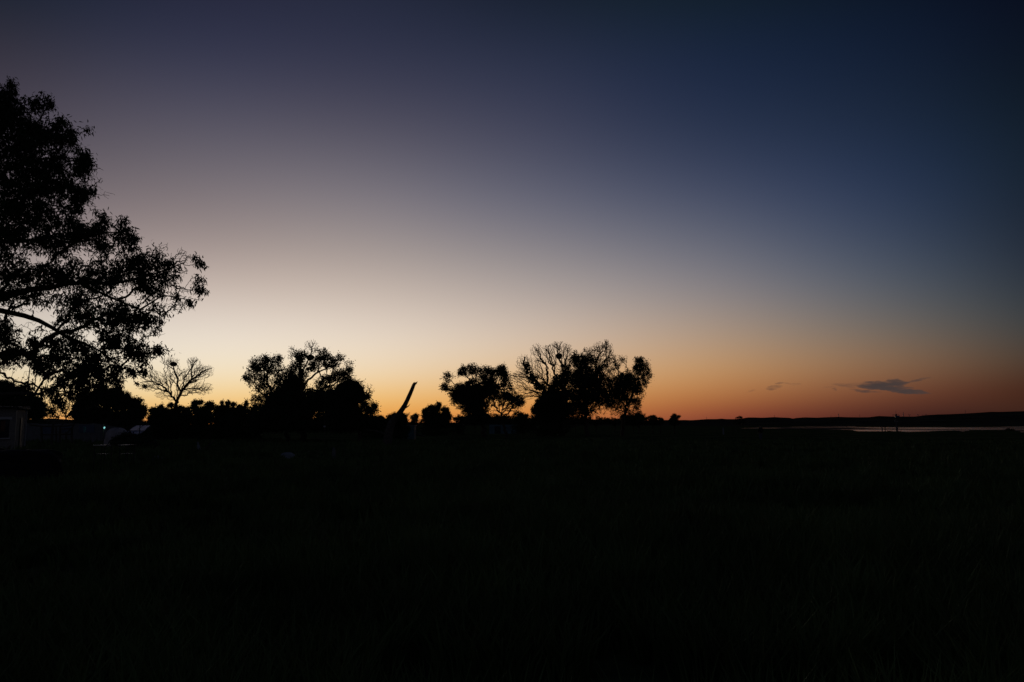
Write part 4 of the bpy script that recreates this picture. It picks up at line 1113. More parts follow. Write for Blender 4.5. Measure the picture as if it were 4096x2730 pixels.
def brick_hut():
    """stands with its right corner towards the camera; built in its own frame, x to the left along the front, y into depth"""
    D = 47.0
    ang = math.radians(24.5)
    cx = P(63, 1700, D)[0]
    g = gz(cx, D)
    root = empty('brick_hut', (cx, D, g), 'pale brick hut with a curtained window at the left edge of the field', 'hut')
    root.rotation_euler = (0, 0, ang)

    def front(px, py=None):
        """distance along the front (and height) seen at a pixel"""
        k = (px - 2048) / F
        t = (k * D - cx) / (-math.cos(ang) + k * math.sin(ang))
        return t if py is None else CAMZ + (1700 - py) / F * (D - t * math.sin(ang)) - g

    w48, w10 = -front(49), -front(9)
    xl = -7.5
    top = front(30, 1634)
    zt, zb = front(30, 1680), front(30, 1752)
    dep, th = 4.2, 0.25
    mb = MB()
    for (a, b, c, d) in ((xl, w10, -.1, top), (w48, 0, -.1, top), (w10, w48, -.1, zb), (w10, w48, zt, top)):
        mb.box(((a + b) / 2, th / 2, (c + d) / 2), (b - a - 0.004, th, d - c - 0.004))
    z, k = 0.0, 0
    while z < top - 0.1:
        spans = [(xl, w10 - .02), (w48 + .02, -.01)]
        if z + .07 < zb or z > zt + .16:
            spans = [(xl, -.01)]
        for (a, b) in spans:
            x = a + (0.12 if k % 2 else 0)
            while x < b - 0.1:
                w = min(0.235, b - x - .01)
                mb.box((x + w / 2, -0.004, z + 0.035), (w, 0.012, 0.062))
                x += 0.25
        z += 0.078
        k += 1
    mb.build('wall', M['brick'], root)
    side = MB().box((-.13, th + (dep - th) / 2, top / 2 - .03), (.25, dep - th - .01, top - .06))
    side.box((xl / 2 - .13, dep - .12, top / 2 - .03), (-xl - .3, .24, top - .07))
    side.box((xl + .13, dep / 2, top / 2 - .03), (.25, dep - .55, top - .06))
    side.build('side_wall', M['dark_plaster'], root)
    MB().box((.03, dep - .05, top / 2 - .03), (0.07, 0.07, top - .08)).build('corner_post', M['white_paint'], root)
    MB().box((.02, dep * .5, 1.0), (.05, .9, 1.95)).build('door', M['dark_paint'], root)
    w = MB()
    fw = 0.05
    for (a, b, c, d) in ((w10, w10 + fw, zb, zt), (w48 - fw, w48, zb, zt), (w10 + fw, w48 - fw, zb, zb + fw), (w10 + fw, w48 - fw, zt - fw, zt)):
        w.box(((a + b) / 2, 0.06, (c + d) / 2), (b - a, 0.06, d - c))
    wi = w.build('window', M['dark_paint'], root)
    MB().box(((w10 + w48) / 2, 0.11, (zb + zt) / 2), (w48 - w10, 0.012, zt - zb)).build('pane', M['panel_glass'], wi)
    b = MB()
    for i in range(9):
        x = w10 + (w48 - w10) * (i + .5) / 9
        b.tube([(x, .03, zb), (x, .03, zt)], 0.008, n=6)
    b.build('window_bars', M['dark_paint'], wi)
    vs, n = [], 16
    for i in range(n + 1):
        x = w10 + .04 + (w48 - w10) * .46 * i / n
        y = .085 + .012 * math.sin(i * 2.2)
        vs += [(x, y, zb + (zt - zb) * .36), (x, y, zt - .05)]
    MB().poly(vs, [(2 * i, 2 * i + 2, 2 * i + 3, 2 * i + 1) for i in range(n)]).build('curtain', M['curtain'], wi)
    MB().box(((w10 + w48) / 2, -.05, zb - .03), (w48 - w10 + .12, .14, .05)).build('sill', M['white_paint'], root)
    MB().box(((w10 + w48) / 2, -.03, zt + .09), (w48 - w10 + .2, .07, .14)).build('lintel', M['white_paint'], root)
    e = .18
    r = MB().poly([(xl - e, -.3, top), (e, -.3, top), (e, dep + e, top), (xl - e, dep + e, top),
                   (xl - e, -.3, top + .09), (e, -.3, top + .09), (e, dep + e, top + .2), (xl - e, dep + e, top + .2)],
                  [(3, 2, 1, 0), (4, 5, 6, 7), (0, 1, 5, 4), (1, 2, 6, 5), (2, 3, 7, 6), (3, 0, 4, 7)])
    r.build('roof', M['roofing'], root)


brick_hut()


def long_shed():
    """low blue-grey cloth shed behind a pole frame"""
    D = 72.0
    x0, x1 = P(100, 1700, D)[0], P(402, 1700, D)[0]
    g = gz((x0 + x1) / 2, D)
    root = empty('cloth_shed', ((x0 + x1) / 2, D, g), 'long low shed walled with pale blue cloth behind a pole frame', 'shed')
    o = np.array(root.location)
    tops = [(100, 1697), (130, 1693), (160, 1696), (215, 1698), (250, 1695), (300, 1695), (345, 1697), (375, 1694), (402, 1697)]
    n = len(tops)
    vs, fs = [], []
    for j, yo in enumerate((0.0, 3.0)):
        for (px, py) in tops:
            x = P(px, 1700, D)[0]
            vs += [(x, D + yo, g - .05), (x, D + yo + 0.03 * math.sin(px), zz(py, D) - (0.25 if j else 0))]
    m = 2 * n
    for i in range(n - 1):
        fs += [(2 * i, 2 * i + 2, 2 * i + 3, 2 * i + 1), (m + 2 * i, m + 2 * i + 1, m + 2 * i + 3, m + 2 * i + 2),
               (2 * i + 1, 2 * i + 3, m + 2 * i + 3, m + 2 * i + 1)]
    fs += [(0, 1, m + 1, m), (2 * n - 2, m + 2 * n - 2, m + 2 * n - 1, 2 * n - 1)]
    MB().poly(vs, fs).build('wall', M['plaster'], root, origin=o)
    for (a, b, c, d) in ((165, 207, 1706, 1738), (247, 288, 1703, 1716), (250, 286, 1718, 1732), (318, 380, 1700, 1732)):
        xa, xb = P(a, 1700, D)[0], P(b, 1700, D)[0]
        MB().box(((xa + xb) / 2, D - .05, (zz(c, D) + zz(d, D)) / 2), (xb - xa, .03, zz(c, D) - zz(d, D))).build('cloth_panel', M['blue_cloth'], root, origin=o)


long_shed()


def pole_frame():
    D = 66.0
    root = empty('pole_frame', tuple(at(215, D)), 'rough open frame of dark wooden poles in front of the cloth shed', 'frame')
    o = np.array(root.location)
    g = o[2] - .1
    gy = 1700 + (CAMZ - g) / D * F
    T = lambda *p: [tuple(P(a, b, D + c)) for a, b, c in p]
    for pts, w in (([(168, gy, 0), (166, 1705, 0)], .09), ([(205, gy, 0), (212, 1700, 0), (221, 1684, 0)], .10), ([(238, gy, 0), (241, 1702, 0)], .09), ([(287, gy, 0), (288, 1718, 0), (292, 1701, 0)], .10),
                   ([(226, gy, 1), (224, 1705, 1)], .08)):
        MB().tube(T(*pts), [w, w * .9] + [w * .7] * (len(pts) - 2), n=8, jag=.08).build('post', M['wood'], root, origin=o)
    for pts, w in (([(118, 1700, 0), (170, 1706, 0), (240, 1706, 0)], .07), ([(240, 1706, -.2), (270, 1704, -.2), (298, 1698, -.2)], .07), ([(240, 1717, -.2), (288, 1715, -.2)], .05),
                   ([(160, 1740, 0), (290, 1738, 0)], .06)):
        MB().tube(T(*pts), w, n=8, jag=.08).build('rail', M['wood'], root, origin=o)
    for pts, w in (([(262, 1738, -.4), (280, 1720, -.4), (300, 1696, -.4)], .05), ([(236, 1716, .3), (248, 1700, .3), (260, 1688, .3)], .05)):
        MB().tube(T(*pts), w, n=8, jag=.08).build('brace', M['wood'], root, origin=o)


pole_frame()


def solar_rack():
    D = 55.0
    root = empty('solar_panel_rack', tuple(at(560, D)), 'tilted pair of solar panels on a dark frame, sky reflection painted in as pale colour', 'solar panel')
    o = np.array(root.location)
    # plane through four sight lines, leaning back; the sky's reflection is mostly in the panel colour
    A, B, Cc, Dd = P(544, 1704, D + 1.2), P(603, 1704, D + 1.2), P(575, 1726, D - 0.5), P(513, 1726, D - 0.5)
    E, G_ = P(555, 1742, D - 1.4), P(490, 1742, D - 1.4)
    up = np.array([0, -.3, .9]) * .03

    def quad(name, a, b, c, d, mat, th=.04, lift=0.0):
        nn = np.cross(b - a, d - a)
        nn /= np.linalg.norm(nn)
        if nn[2] < 0:
            nn = -nn
        vs = [p + nn * (th / 2 + lift) for p in (a, b, c, d)] + [p - nn * (th / 2 - lift) for p in (a, b, c, d)]
        return MB().poly(vs, [(0, 1, 2, 3), (7, 6, 5, 4), (0, 4, 5, 1), (1, 5, 6, 2), (2, 6, 7, 3), (3, 7, 4, 0)]).build(name, mat, root, origin=o)

    def lerp(a, b, t):
        return a + (b - a) * t
    for (a, b, c, d) in ((A, B, Cc, Dd), (lerp(Dd, G_, .04), lerp(Cc, E, .04), E, G_)):
        m1, m2 = lerp(a, b, .5), lerp(d, c, .5)
        quad('panel', lerp(a, b, .01), lerp(a, b, .48), lerp(d, c, .48), lerp(d, c, .01), M['sky_sheen_panel'])
        quad('panel', lerp(a, b, .52), lerp(a, b, .99), lerp(d, c, .99), lerp(d, c, .52), M['sky_sheen_panel'])
    for a, b in ((A, G_), (lerp(A, B, .5), lerp(G_, E, .5)), (B, E), (Dd, Cc)):
        MB().tube([tuple(a + up), tuple(b + up)], .025, n=6).build('frame_bar', M['dark_paint'], root, origin=o)
    for q in (lerp(A, B, .1), lerp(A, B, .9)):
        MB().tube([tuple(q), (q[0], q[1], gz(q[0], q[1]) - .1)], .04, n=6).build('leg', M['dark_paint'], root, origin=o)
    q = P(560, 1703, D - 2)
    MB().tube([tuple(P(561, 1702, D - 1.9)), tuple(P(559, 1716, D - 1.9)), (P(557, 1740, D - 1.9)[0], D - 1.9, o[2] - .1)], .03, n=6).build('stay_pole', M['dark_paint'], root, origin=o)


M['sky_sheen_panel'] = material('sky_sheen_panel', (0.42, 0.38, 0.45), rough=0.35, scale=1.2, var=0.12, spec=0.6)  # reflected sky painted in as a pale lilac base colour
solar_rack()


def lump(name, label, cat, px, py_top, D, wpx, mat, seed, dep=0.8, base=None, skew=0.0, pw=2.4, flat=False):
    """soft heap or sack: top row py_top, width wpx"""
    rs = np.random.default_rng(seed)
    s = D / F
    g = at(px, D)
    h = zz(py_top, D) - g[2]
    w = wpx * s / 2
    nu, nv = 40, 18
    vs, fs = [], []
    for j in range(nv + 1):
        ph = math.pi / 2 * j / nv
        for i in range(nu):
            a = 2 * math.pi * i / nu
            ca, sa = math.cos(a), math.sin(a)
            q = (abs(ca) ** pw + abs(sa) ** pw) ** (-1 / pw)
            r = math.cos(ph) ** (0.22 if flat else 0.6)
            z = h * math.sin(ph) ** (0.45 if flat else 0.8)
            k = 1 + 0.05 * math.sin(5 * a + j * .6 + seed) + 0.04 * rs.normal() * (0.4 if r > .3 else 0)
            z2 = z * (1 + (0.012 if flat else 0.05) * math.sin(3 * ca * 3 + seed)) + skew * ca * q * r * h
            vs.append((ca * q * r * w * k, sa * q * r * w * dep * k, max(z2, -0.05) - 0.03))
    for j in range(nv):
        for i in range(nu):
            i2 = (i + 1) % nu
            fs.append((j * nu + i, j * nu + i2, (j + 1) * nu + i2, (j + 1) * nu + i))
    fs.append(tuple(range(nv * nu, nv * nu + nu)))
    mb = MB()
    mb.poly([(x + g[0], y + g[1], z + g[2]) for x, y, z in vs], fs)
    ob = mb.build(name, mat, None, origin=tuple(g), smooth=True)
    return tag(ob, label, cat)


lump('covered_heap', 'pale grey sheet over a low arched heap left of the solar panels', 'heap', 482, 1713, 57, 100, M['grey_cloth'], 3, dep=.6)
# the dark stack nearest the hut
t = lump('covered_stack', 'long black covered stack with one rounded end in front of the hut', 'stack', 130, 1796, 24, 245, M['black_cloth'], 5, dep=.5, pw=5, flat=True)
lump('covered_stack', 'black covered bundle with a flat top, cut off by the left edge', 'stack', -15, 1788, 25, 100, M['black_cloth'], 6, dep=.7, pw=4, flat=True)
D = 25.2
o = P(30, 1797, D)
ob = MB().tube([tuple(P(26, 1812, D)), tuple(P(31, 1796, D)), tuple(P(36, 1788, D)), tuple(P(40.5, 1781, D))], [.06, .045, .025, .005], n=7, jag=.1).build('cut_stake', M['wood'], None, origin=tuple(o))
tag(ob, 'short pointed stick jutting up beside the black bundle', 'stick')

lump('sack', 'pale bluish sack lying flat on the grass below the nest clump', 'sack', 1160, 1809, 38, 62, M['white_cloth'], 9, dep=.6)
lump('sack', 'dull upright hooded sack standing right of the pale flat sack', 'sack', 1342, 1790, 38, 16, M['plaster'], 10, dep=.8, pw=2)
lump('sack', 'faint pale sack lying left of the nest clump in the grass', 'sack', 645, 1822, 36, 42, M['white_cloth'], 12, dep=.6)
lump('plastic_bag', 'crumpled light plastic bag lying in the right foreground grass', 'bag', 3838, 2092, 12.4, 38, M['white_cloth'], 13, dep=.6, skew=-.3)
lump('paper_scrap', 'small white scrap of litter nearest the camera at the right', 'litter', 3872, 2172, 10.8, 13, M['white_paint'], 14, dep=.7)
lump('bucket_cover', 'small pale lump in the far grass left of the standing person', 'litter', 2888, 1712.5, 150, 6, M['white_cloth'], 15)

# white glint under the nest clump: an enamel pot hung on a stick
D = 62.0
p = P(1298, 1707, D)
root = empty('hanging_pot', (p[0], p[1], gz(p[0], p[1])), 'small white pot on a stake, glinting under the nest clump', 'pot')
o = np.array(root.location)
MB().tube([(p[0], p[1], p[2] - .07), (p[0], p[1], p[2] - .05), (p[0], p[1], p[2] + .05), (p[0], p[1], p[2] + .065)], [.05, .08, .085, .09], n=14).build('pot', M['white_paint'], root, origin=o)
MB().tube([(p[0] + .0, p[1] + .12, o[2] - .1), (p[0], p[1] + .12, p[2] + .1)], .025, n=6).build('stake', M['wood'], root, origin=o)


# metal tables with bright edges
def metal_table(x0, x1, py, D, label):
    a, b = P(x0, py, D), P(x1, py, D)
    g = gz((a[0] + b[0]) / 2, D)
    root = empty('metal_table', ((a[0] + b[0]) / 2, D, g), label, 'table', 'metal tables in the camp')
    o = np.array(root.location)
    w = b[0] - a[0]
    MB().box((o[0], D + .3, a[2] - .012), (w, .6, .022)).build('table_top', M['dark_paint'], root, origin=o)
    MB().box((o[0], D - .006, a[2] - .016), (w + .02, .014, .028)).build('rim', M['steel'], root, origin=o)
    MB().box((o[0], D + .3, a[2] - .35), (w * .95, .5, .02)).build('lower_shelf', M['dark_paint'], root, origin=o)
    for sx in (-1, 1):
        for yy in (.04, .56):
            MB().tube([(o[0] + sx * (w / 2 - .03), D + yy, g - .08), (o[0] + sx * (w / 2 - .03), D + yy, a[2] - .025)], .016, n=8).build('leg', M['dark_paint'], root, origin=o)


metal_table(374, 421, 1780.6, 30.0, 'low steel table with a bright edge, left one of the pair')
metal_table(474, 514, 1779.6, 30.6, 'low steel table with a faint bright edge, right one of the pair')


# lit lantern hung in front of a cloth flap
def lantern():
    D = 60.0
    p = P(418.5, 1712, D)
    root = empty('lantern', tuple(p), 'small cold teal-white lantern glowing at the end of the cloth shed', 'lantern')
    o = p
    em = bpy.data.materials.new('lamp_glow')
    em.use_nodes = True
    b = em.node_tree.nodes['Principled BSDF']
    b.inputs['Emission Color'].default_value = (0.35, 0.85, 0.85, 1)
    b.inputs['Emission Strength'].default_value = 0.5
    b.inputs['Base Color'].default_value = (0.3, 0.5, 0.5, 1)
    MB().tube([tuple(P(417, 1716, D)), tuple(P(417, 1712, D)), tuple(P(419, 1709, D)), tuple(P(421, 1711, D))], [.035, .06, .05, .02], n=10).build('bulb', em, root, origin=o)
    MB().tube([(p[0] + .02, p[1], p[2] + .09), (p[0] + .02, p[1], p[2] + .14)], [.07, .03], n=12).build('cap', M['dark_paint'], root, origin=o)
    ld = bpy.data.lights.new('lantern_light', 'POINT')
    ld.energy = 0.5
    ld.color = (0.45, 0.95, 0.95)
    ld.shadow_soft_size = .05
    lo = bpy.data.objects.new('lantern_light', ld)
    COL.objects.link(lo)
    lo.parent = root
    lo.location = (.02, -.16, 0.02)
    # post that carries it
    MB().tube([(p[0] - .12, D + .1, gz(p[0], D) - .1), (p[0] - .12, D + .1, p[2] + .3)], .035, n=8).build('post', M['wood'], root, origin=o)
    # flap of cloth beside it
    a = P(420, 1707, D + .25)
    vs, fs = [], []
    n = 14
    for i in range(n + 1):
        t = i / n
        x0 = P(421 + 5 * t, 0, D)[0]
        x1 = P(432 + 1.5 * math.sin(t * 5), 0, D)[0]
        z = zz(1707 + 26 * t, D)
        for k in range(5):
            u = k / 4
            vs.append((x0 + (x1 - x0) * u, D + .2 + .05 * math.sin(u * 6 + t * 3), z))
    for i in range(n):
        for k in range(4):
            q = i * 5 + k
            fs.append((q, q + 1, q + 6, q + 5))
    ob = MB().poly(vs, fs).build('cloth_flap', M['teal_cloth'], None, origin=tuple(a), smooth=True)
    ob.modifiers.new('thick', 'SOLIDIFY').thickness = .01
    tag(ob, 'hanging cloth flap lit by the lantern beside it', 'cloth')


lantern()


def box_hut(name, label, cat, x0, x1, y0, D, dep, mat, legs=False, roof=True):
    a, b = P(x0, 1700, D)[0], P(x1, 1700, D)[0]
    g = gz((a + b) / 2, D)
    top = zz(y0, D)
    root = empty(name, ((a + b) / 2, D, g), label, cat)
    o = np.array(root.location)
    m = MB()
    m.box(((a + b) / 2, D + dep / 2, (g + top) / 2), (b - a, dep, top - g))
    n = int((b - a) / .3)
    for i in range(n + 1):
        m.box((a + (b - a) * i / max(n, 1), D - .012, (g + top) / 2), (.05, .03, top - g - .02))
    m.build('wall', mat, root, origin=o)
    if roof:
        MB().box(((a + b) / 2, D + dep / 2, top + .045), (b - a + .2, dep + .2, .08)).build('roof', M['grey_steel'], root, origin=o)
    MB().box((a + (b - a) * .3, D - .035, g + (top - g) * .42), ((b - a) * .22, .03, (top - g) * .8)).build('door', M['dark_paint'], root, origin=o)
    return root


box_hut('metal_hut', 'small teal metal hut behind the dead leaning trunk', 'hut', 1611, 1656, 1705, 88, 2.0, M['teal_paint'])
box_hut('site_trailer', 'long pale blue metal box behind the trunks of the centre trees', 'container', 1958, 2066, 1699.5, 150, 3.0, M['teal_paint'], roof=False)
# pale canvas on a post in the camp
D = 42.0
root = empty('canvas_screen', tuple(at(872, D)), 'narrow pale blue canvas hanging from a leaning dark post', 'screen')
o = np.array(root.location)
MB().tube([(P(856, 0, D)[0], D, o[2] - .1), tuple(P(857, 1764, D))], [.05, .035], n=8, jag=.08).build('post', M['wood'], root, origin=o)
vs, fs = [], []
for i in range(11):
    t = i / 10
    for k in range(4):
        x = P(860 + (6 + 14 * t) * k / 3, 0, D)[0]
        vs.append((x, D + .06 * math.sin(k * 2 + t * 2), zz(1768, D) * (1 - t) + (o[2] + .05) * t))
for i in range(10):
    for k in range(3):
        q = i * 4 + k
        fs.append((q, q + 1, q + 5, q + 4))
ob = MB().poly(vs, fs).build('canvas', M['white_cloth'], root, origin=o)
ob.modifiers.new('thick', 'SOLIDIFY').thickness = .012

# dead log pile in the camp
log('fallen_log', 'curved dead bough lying in the dark grass at the left', [(664, 1812), (672, 1795), (690, 1783), (712, 1781), (726, 1790)], 44, 5, 2.5)
log('fallen_log', 'thin straight pole lying in front of the nest clump', [(1248, 1752), (1275, 1757), (1300, 1763)], 70, 3, 2)


M['mast_grey'] = material('mast_grey', (0.10, 0.105, 0.11), rough=0.7, scale=4, var=0.2)


# ------------------------------------------------------------------ weather mast by the lake
def mast():
    D = 250.0
    s = D / F
    base = at(3585, D)
    root = empty('weather_mast', tuple(base), 'tall monitoring mast with a tilted solar panel and antenna on the lake shore', 'mast')
    o = base
    X = lambda px: P(px, 1700, D)[0]
    Z = lambda py: zz(py, D)
    MB().tube([(X(3585), D, base[2] - .2), (X(3585), D, Z(1700)), (X(3585), D, Z(1660))], [.13, .11, .09], n=10).build('pole', M['mast_grey'], root, origin=o)
    MB().box((X(3586), D - .1, (Z(1704) + base[2]) / 2), (6 * s, .4, Z(1704) - base[2])).build('base_cabinet', M['mast_grey'], root, origin=o)
    pv = [P(3578.5, 1663, D - .2), P(3597.5, 1663.4, D - .2), P(3598.7, 1670, D - .9), P(3580.7, 1670, D - .9)]
    dn = np.array([0, .05, -.07])
    MB().poly([tuple(p) for p in pv] + [tuple(p + dn) for p in pv], [(3, 2, 1, 0), (4, 5, 6, 7), (0, 1, 5, 4), (1, 2, 6, 5), (2, 3, 7, 6), (3, 0, 4, 7)]).build('solar_panel', M['panel_glass'], root, origin=o)
    MB().box((X(3586.5), D, (Z(1657) + Z(1663)) / 2), (5 * s, .35, Z(1657) - Z(1663))).build('instrument_box', M['dark_paint'], root, origin=o)
    MB().tube([(X(3586.4), D, Z(1657)), (X(3586.4), D, Z(1642.5))], [.045, .02], n=6).build('antenna', M['mast_grey'], root, origin=o)
    MB().tube([(X(3588), D, Z(1657.5)), (X(3594), D, Z(1658)), (X(3598), D, Z(1660)), (X(3600.5), D, Z(1665))], .04, n=6).build('curved_arm', M['mast_grey'], root, origin=o)
    MB().tube([(X(3580), D, Z(1658.5)), (X(3585), D, Z(1658.5))], .03, n=6).build('short_arm', M['mast_grey'], root, origin=o)
    MB().tube([(X(3579.3), D - .1, Z(1691)), (X(3579.3), D - .1, Z(1681.5))], .09, n=10).build('sensor_tube', M['concrete'], root, origin=o)
    MB().tube([(X(3579.3), D, Z(1686)), (X(3585), D, Z(1686))], .03, n=6).build('sensor_bracket', M['mast_grey'], root, origin=o)
    m = MB().tube([(X(3585), D - .05, Z(1685.6)), (X(3594), D - .1, Z(1685.2))], .05, n=8)
    m.tube([(X(3589.3), D - .1, Z(1686)), (X(3589.3), D - .1, Z(1689.3))], [.06, .10], n=10)
    m.build('camera_arm', M['concrete'], root, origin=o)
    MB().tube([(X(3586), D, Z(1715)), (X(3601), D, Z(1707.5))], .04, n=6).build('brace', M['wood'], root, origin=o)


mast()


def shore_post(px, top, label, boxed):
    D = 245.0
    b = at(px, D)
    root = empty('shore_post', tuple(b), label, 'post', 'posts left of the mast')
    MB().tube([(b[0], D, b[2] - .2), (b[0], D, zz(top, D))], .13, n=8).build('post', M['wood'], root, origin=b)
    if boxed:
        MB().box((b[0] - .1, D - .1, zz(1707, D)), (.5, .3, .55)).build('meter_box', M['dark_paint'], root, origin=b)


shore_post(3519.5, 1704, 'dark shore post topped by a small box, left of the mast', True)
shore_post(3531.5, 1701, 'plain dark shore post between the boxed post and the mast', False)


def tuft(px, D, wpx, hpx, label, seed):
    rs = np.random.default_rng(seed)
    s = D / F
    b = at(px, D, -.05)
    n = 260
    a = rs.uniform(0, 6.28, n)
    r = rs.uniform(0, .35, n) * wpx * s
    lean = rs.uniform(.1, .6, n) * wpx * s
    h = hpx * s * rs.uniform(.5, 1.05, n)
    p0 = np.stack([np.cos(a) * r, np.sin(a) * r, np.zeros(n)], 1)
    p1 = p0 + np.stack([np.cos(a) * lean * .4, np.sin(a) * lean * .4, h * .6], 1)
    p2 = p0 + np.stack([np.cos(a) * lean, np.sin(a) * lean, h], 1)
    v1, f1 = prisms(p0, p1, np.full(n, .03), np.full(n, .02))
    v2, f2 = prisms(p1, p2, np.full(n, .02), np.full(n, .006))
    me = raw_mesh('reed_tuft', np.vstack([v1, v2]), np.vstack([f1, f2 + len(v1)]), np.full(len(f1) * 2, 4), M['straw'])
    tag(link('reed_tuft', me, None, tuple(b)), label, 'reeds', 'reed tufts on the lake shore')


tuft(3549, 246, 15, 13, 'larger reed tuft between the plain post and the mast', 1)
tuft(3577, 247, 9, 9, 'smaller reed tuft touching the foot of the mast', 2)
tuft(4030, 262, 22, 9, 'ragged reed tuft at the shore near the right edge', 3)

# driftwood near the right edge
D = 270.0
p = P(4028, 1719, D)
m = MB()
for pts, w in (([(4018, 1722), (4028, 1719), (4036, 1713)], .28), ([(4028, 1719), (4031, 1714), (4030, 1711)], .15), ([(4032, 1716), (4037, 1716), (4040, 1713)], .12)):
    m.tube([tuple(P(a, b, D)) for a, b in pts], [w, w * .8, w * .3], n=7, jag=.1)
tag(m.build('driftwood', M['dead_wood'], None, origin=tuple(p)), 'forked driftwood lying on the shore near the right edge', 'driftwood')

# dark stubs standing in the water
STUBS = [(3468, 1709, 2.5), (3493, 1708.5, 2), (3564, 1708.5, 3), (3577, 1709, 2.5), (3605, 1711, 3), (3609, 1710, 2), (3623, 1708.5, 2.5), (3644, 1709.5, 1.5), (3755, 1711, 4), (3747, 1710.6, 1.5), (3787, 1712, 2), (3810, 1711.5, 2), (3820, 1716, 4),
         (3840, 1711.5, 2), (3887, 1710, 2.5), (3903, 1709.5, 1.5), (3980, 1714, 2), (4053, 1716, 5), (4094, 1715, 4), (3905, 1720, 2)]
for i, (px, py, h) in enumerate(STUBS):
    D = ydist(py, WZ)
    p = P(px, py, D)
    s = D / F
    b = (p[0], D, WZ - .3)
    m = MB().tube([b, (p[0] + .1 * s, D, WZ + h * s * .5), (p[0] + random.uniform(-.8, .8) * s, D, WZ + h * s)], [.55 * s, .5 * s, .4 * s], n=7, jag=.15)
    if i in (12, 17):
        m.tube([(p[0], D, WZ + h * s * .95), (p[0] + 2.2 * s, D, WZ + h * s * .8)], [.35 * s, .2 * s], n=6, jag=.1)
    m2 = m.build('water_stub', M['dead_wood'], None, origin=b)
    tag(m2, 'small dark weathered stub standing in the shallow lake', 'stub', 'dark stubs standing in the lake')

# posts in the far grass left of the lake
for px, t, bpy_, lab in ((2938, 1704, 1722, 'thin dark post in the far grass, nearer the umbrella-shaped tree'), (3035 - 60, 1706, 1716, 'low dark post in the far grass just left of the standing person')):
    D = CAMZ * F / (bpy_ - 1700) * 1.0
    b = at(px, D, -.1)
    ob = MB().tube([tuple(b), (b[0] + .1, D, b[2] + .1 + (bpy_ - t) * D / F)], .11, n=8, jag=.1).build('grass_post', M['wood'], None, origin=tuple(b))
    tag(ob, lab, 'post')


# ------------------------------------------------------------------ power poles on the hills
def power_pole(px, top, kind, label):
    D = RD + 10
    zb = CAMZ + (1700 - ridge_py(np.array([float(px)]))[0]) / F * RD - 1.2
    x = (px - 2048) / F * D
    zt = zz(top, D)
    h = zt - zb
    root = empty('power_pole', (x, D, zb), label, 'power pole', 'power poles along the far ridge')
    o = np.array(root.location)
    if kind == 'y':
        MB().tube([(x, D, zb), (x, D, zb + h * .45)], .6, n=6).build('mast', M['grey_steel'], root, origin=o)
        m = MB()
        for sg in (-1, 1):
            m.tube([(x, D, zb + h * .4), (x + sg * 3.2, D, zt)], [.45, .35], n=6)
        m.build('fork', M['grey_steel'], root, origin=o)
        MB().tube([(x - 4.6, D, zt - .3), (x + 4.6, D, zt - .3)], .35, n=6).build('crossarm', M['grey_steel'], root, origin=o)
    elif kind == 'h':
        for sg in (-1, 1):
            MB().tube([(x + sg * 1.8, D, zb), (x + sg * 1.8, D, zt)], .4, n=6).build('mast', M['concrete'], root, origin=o)
        MB().tube([(x - 4.2, D, zt - .8), (x + 4.2, D, zt - .8)], .3, n=6).build('crossarm', M['concrete'], root, origin=o)
    elif kind == 'l':
        m = MB()
        for sx in (-1, 1):
            for sy in (-1, 1):
                m.tube([(x + sx * 1.3, D + sy * 1.3, zb), (x + sx * .2, D + sy * .2, zt)], .22, n=5)
        k = 7
        for i in range(k):
            t0, t1 = i / k, (i + 1) / k
            w0, w1 = 1.3 - 1.1 * t0, 1.3 - 1.1 * t1
            m.tube([(x - w0, D - w0, zb + h * t0), (x + w1, D - w1, zb + h * t1)], .12, n=4)
            m.tube([(x + w0, D - w0, zb + h * t0), (x - w1, D - w1, zb + h * t1)], .12, n=4)
        m.build('lattice', M['grey_steel'], root, origin=o)
        for t, w in ((.8, 1.9), (.93, 1.3)):
            MB().tube([(x - w, D, zb + h * t), (x + w, D, zb + h * t)], .18, n=5).build('crossarm', M['grey_steel'], root, origin=o)
    else:
        MB().tube([(x, D, zb), (x, D, zt)], [.5, .38], n=7).build('mast', M['concrete'], root, origin=o)
        MB().tube([(x - 1.1, D, zt - 1.4), (x + 1.1, D, zt - 1.4)], .2, n=5).build('crossarm', M['concrete'], root, origin=o)


for a in ((2823, 1668.5, 's', 'thin power pole on the ridge, leftmost, near the lone horizon shrub'), (3093, 1661, 's', 'thin power pole on the first rounded hilltop right of the umbrella tree'),
          (3318, 1664, 's', 'short power pole just left of the tall lattice pole on the middle ridge'), (3349, 1654.5, 'l', 'tall lattice power pole on the middle of the ridge'),
          (3433, 1658.5, 's', 'thin power pole halfway between the middle lattice pole and the mast'), (3567, 1658.5, 'h', 'twin-legged power pole right beside the mast on its left'),
          (3607, 1649.5, 'l', 'tall lattice power pole just right of the mast'), (3631, 1658, 'y', 'fork-topped power pole, large one right of the mast'),
          (3665, 1658.8, 'y', 'fork-topped power pole, second one right of the mast'), (3684, 1660, 'h', 'small twin-legged power pole right of the fork-topped ones'),
          (3697, 1657, 'h', 'small twin-legged power pole where the long slope begins'), (3744, 1656.6, 's', 'tiny power pole partway up the long slope'),
          (3855, 1642.5, 's', 'tall thin power pole on the long slope at the right')):
    power_pole(*a)


